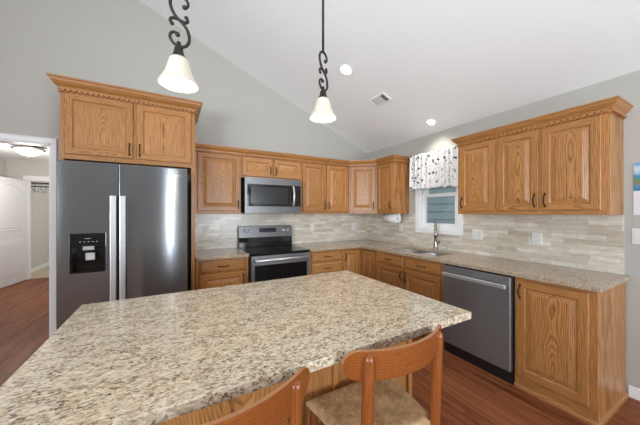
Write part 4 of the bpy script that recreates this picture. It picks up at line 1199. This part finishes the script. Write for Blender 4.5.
o = bpy.data.objects.new('window_valance', me); COL.objects.link(o)
so = o.modifiers.new('cloth', 'SOLIDIFY'); so.thickness = 0.0015
tag(o, 'white gathered valance printed with blue and tan dots over the sink window', 'curtain')

# ------------------------------------------------------------------ paper towels
root = thing('paper_towel_holder', 'white under-cabinet roll holder left of the sink window', 'holder', (2.850, 2.90, UZ0))
for yy in (-0.155, 0.147):
    mb = MB(); mb.box(-0.020, yy, -0.085, 0.020, yy + 0.008, -0.001, 0.003); mb.build('arm', WHITE, root)
mb = MB(); mb.tube([(0, -0.147, -0.068), (0, 0.147, -0.068)], 0.010, 10); mb.build('bar', WHITE, root)
mb = MB(); mb.lathe([(0.0205, -0.138), (0.066, -0.138), (0.066, 0.138), (0.0205, 0.138)], 2.850, 2.90, UZ0 - 0.068, 32, axis='y', close=True)
tag(mb.build('paper_towel_roll', PAPER), 'white paper towel roll hanging under the narrow wall cabinet', 'paper towel')

# ------------------------------------------------------------------ outlets and switches
def plate(label, loc, rz, w, cols, hgt=0.118, kinds='o', name='electrical_outlet', cat='outlet'):
    root = thing(name, label, cat, loc, rz, 'white wall plates')
    mb = MB(); mb.box(-w / 2, -0.006, -hgt / 2, w / 2, -0.0002, hgt / 2, 0.003); mb.build('cover_plate', PLATE, root)
    for k, kd in enumerate(kinds):
        cxp = (k - (len(kinds) - 1) / 2) * 0.046
        if kd == 'o':
            for s in (-1, 1):
                mb = MB(); mb.box(cxp - 0.016, -0.008, s * 0.020 - 0.013, cxp + 0.016, -0.0055, s * 0.020 + 0.013, 0.003)
                for q in (-0.006, 0.006): mb.box(cxp + q - 0.001, -0.0083, s * 0.020 - 0.004, cxp + q + 0.001, -0.0079, s * 0.020 + 0.006, 0, 1)
                mb.build('socket', [PLATE, SLOT], root)
        else:
            mb = MB(); mb.box(cxp - 0.0165, -0.0085, -0.033, cxp + 0.0165, -0.0055, 0.033, 0.003); mb.build('rocker', PLATE, root)
plate('white outlet plate on the tile between the refrigerator panel and the range', (0.366, D - 0.008, 1.165), 0, 0.072, 1)
plate('white outlet plate on the tile just right of the range backguard', (1.904, D - 0.008, 1.160), 0, 0.072, 1)
plate('white outlet plate on the back tile near the room corner', (2.700, D - 0.008, 1.155), 0, 0.072, 1)
plate('white outlet plate on the tile between the corner and the window', (R - 0.008, 2.85, 1.165), -PI / 2, 0.072, 1)
plate('double white plate with outlet and switch right of the window', (R - 0.008, 1.713, 1.140), -PI / 2, 0.118, 2, kinds='so')
plate('white outlet plate on the tile above the end cabinet', (R - 0.008, 1.158, 1.142), -PI / 2, 0.080, 1)
plate('white switch plate on the painted wall below the calendar', (R, 0.522, 1.212), -PI / 2, 0.105, 1, kinds='ss', name='light_switch', cat='switch')

# wall calendar
root = thing('wall_calendar', 'wall calendar with a blue picture hanging at the right edge', 'calendar', (R, 0.425, 1.37), -PI / 2)
mb = MB(); mb.box(-0.14, -0.006, 0.180, 0.14, -0.001, 0.385); mb.build('picture_page', CALPIC, root)['label'] = 'blue picture page'
mb = MB(); mb.box(-0.14, -0.0055, 0.0, 0.14, -0.001, 0.178); mb.build('date_page', plain('calendar_paper', (0.72, 0.73, 0.75), 0.7), root)['label'] = 'white date page'

# ------------------------------------------------------------------ hall contents
# open white door, two panels with an arched top panel
DW_, DH_ = 0.92, 2.045
m = MB()
m.box(0, 0, 0.012, 0.035, DW_, DH_, 0.002)
def arch_ring(y0, y1, z0, z1, rise, x, depth, n=14):
    """moulded panel outline standing proud of the door face, arched top"""
    def pts(ins):
        a, b, c, d = y0 + ins, y1 - ins, z0 + ins, z1 - ins
        p = [(a, c), (b, c), (b, d)]
        if rise: p += [(b + (a - b) * k / n, d + rise * math.sin(PI * k / n)) for k in range(1, n)]
        return p + [(a, d)]
    for i0, i1, h0, h1 in ((0.0, 0.012, 0.0, 0.007), (0.012, 0.026, 0.007, 0.001), (0.026, 0.06, 0.001, 0.006)):
        A, B = pts(i0), pts(i1)
        va = [m.bm.verts.new((x + h0 * depth, p[0], p[1])) for p in A]; vb = [m.bm.verts.new((x + h1 * depth, p[0], p[1])) for p in B]
        for q in range(len(A)):
            m.bm.faces.new([va[q], va[(q + 1) % len(A)], vb[(q + 1) % len(A)], vb[q]])
    m.bm.faces.new(vb)
arch_ring(0.11, DW_ - 0.11, 0.16, 0.86, 0, 0.0352, 1)
arch_ring(0.11, DW_ - 0.11, 1.04, 1.81, 0.12, 0.0352, 1)
d1 = struct(m.build('door_1', DOORW, loc=(-2.640 - 0.156 * DW_ / 2 - 0.021, 7.65 - 0.988 * DW_ / 2 - DW_ / 2, 0), rot=(0, 0, math.radians(-9))), 'open white two-panel door at the end of the hall')
tag(d1, 'open white two-panel door at the end of the hall', 'door')
mb = MB(); mb.lathe([(0.026, 0.0), (0.026, 0.006), (0.010, 0.010), (0.010, 0.034), (0.024, 0.042), (0.026, 0.056), (0.0, 0.066)], 0, 0, 0, 18, axis='x')
mb.build('door_knob', NICKEL, d1, loc=(0.0165, -DW_ / 2 + 0.065, -0.09), recentre=False)

root = thing('flush_ceiling_light', 'frosted dome flush light on the hall ceiling', 'ceiling light', (-2.08, 6.11, 2.48))
mb = MB(); mb.lathe([(0, 0), (0.10, 0), (0.165, -0.025), (0.205, -0.044), (0.198, -0.054), (0.0, -0.040)], seg=36); mb.build('pan', plain('fixture_nickel', (0.30, 0.29, 0.27), 0.4, 0.8), root)
mb = MB(); mb.lathe([(0.168, -0.050), (0.150, -0.090), (0.112, -0.130), (0.060, -0.156), (0.0, -0.165)], seg=36); mb.build('glass_dome', DOME, root)
mb = MB(); mb.lathe([(0, -0.165), (0.012, -0.166), (0.014, -0.178), (0.008, -0.190), (0, -0.194)], seg=14); mb.build('finial', NICKEL, root)
hl = bpy.data.lights.new('hall_glow', 'POINT'); hl.energy = 38; hl.color = (1.0, 0.96, 0.90); hl.shadow_soft_size = 0.15
ho = bpy.data.objects.new('hall_glow', hl); COL.objects.link(ho); ho.parent = root; ho.location = (0, 0, -0.60)
bl = bpy.data.lights.new('bedroom_fill', 'POINT'); bl.energy = 26; bl.color = (1.0, 0.97, 0.93); bl.shadow_soft_size = 0.25  # extra fill light added past the hall, no fixture belongs to it
bo_ = bpy.data.objects.new('bedroom_fill', bl); COL.objects.link(bo_); bo_.location = (-1.2, 8.9, 2.1)

# wire closet shelf seen past the hall
root = thing('wire_shelf', 'dark wire closet shelf spanning the space past the hall door', 'shelf', (BX, 8.25, 2.06))
WIRE = plain('shelf_wire', (0.10, 0.10, 0.11), 0.4, 0.4)
mb = MB()
for k in range(21): mb.tube([(0.003, 0.015 * k, 0), (1.50, 0.015 * k, 0)], 0.003, 6)
for zz in (-0.012, -0.024, -0.036): mb.tube([(0.003, -0.004, zz), (1.50, -0.004, zz)], 0.0035, 6)
mb.build('wire_deck', WIRE, root)
for xx in (0.02, 1.20):
    mb = MB(); mb.tube([(xx, 0.0, -0.036), (xx, 0.30, -0.20), (xx, 0.30, 0.0)], 0.005, 6); mb.build('brace', WIRE, root)
mb = MB(); mb.tube([(0.003, 0.06, -0.085), (1.50, 0.06, -0.085)], 0.012, 10); mb.build('hanging_rod', WIRE, root)
for q, xx in enumerate((-2.635, -2.550)):
    h_ = thing('clothes_hanger', ('clothes hanger on the closet rod nearer the open hall door', 'clothes hanger on the closet rod farther from the open hall door')[q], 'hanger', (xx, 8.31, 1.975), 0.35 * q, 'hangers on the closet rod')
    mb = MB()
    mb.tube([(0, 0.018, 0.0), (0, 0.014, 0.012), (0, 0.0, 0.0175), (0, -0.014, 0.012), (0, -0.017, -0.004), (0, -0.006, -0.030), (0, 0, -0.05)], 0.003, 6); mb.build('hook', WIRE, h_)
    mb = MB(); mb.tube([(0, 0, -0.05), (0, -0.20, -0.13), (0, 0.20, -0.13), (0, 0, -0.05)], 0.005, 6); mb.build('hanger_frame', WHITE if q else WIRE, h_)
plate('white outlet plate low on the wall past the hall door', (BX, 9.15, 0.40), PI / 2, 0.072, 1)
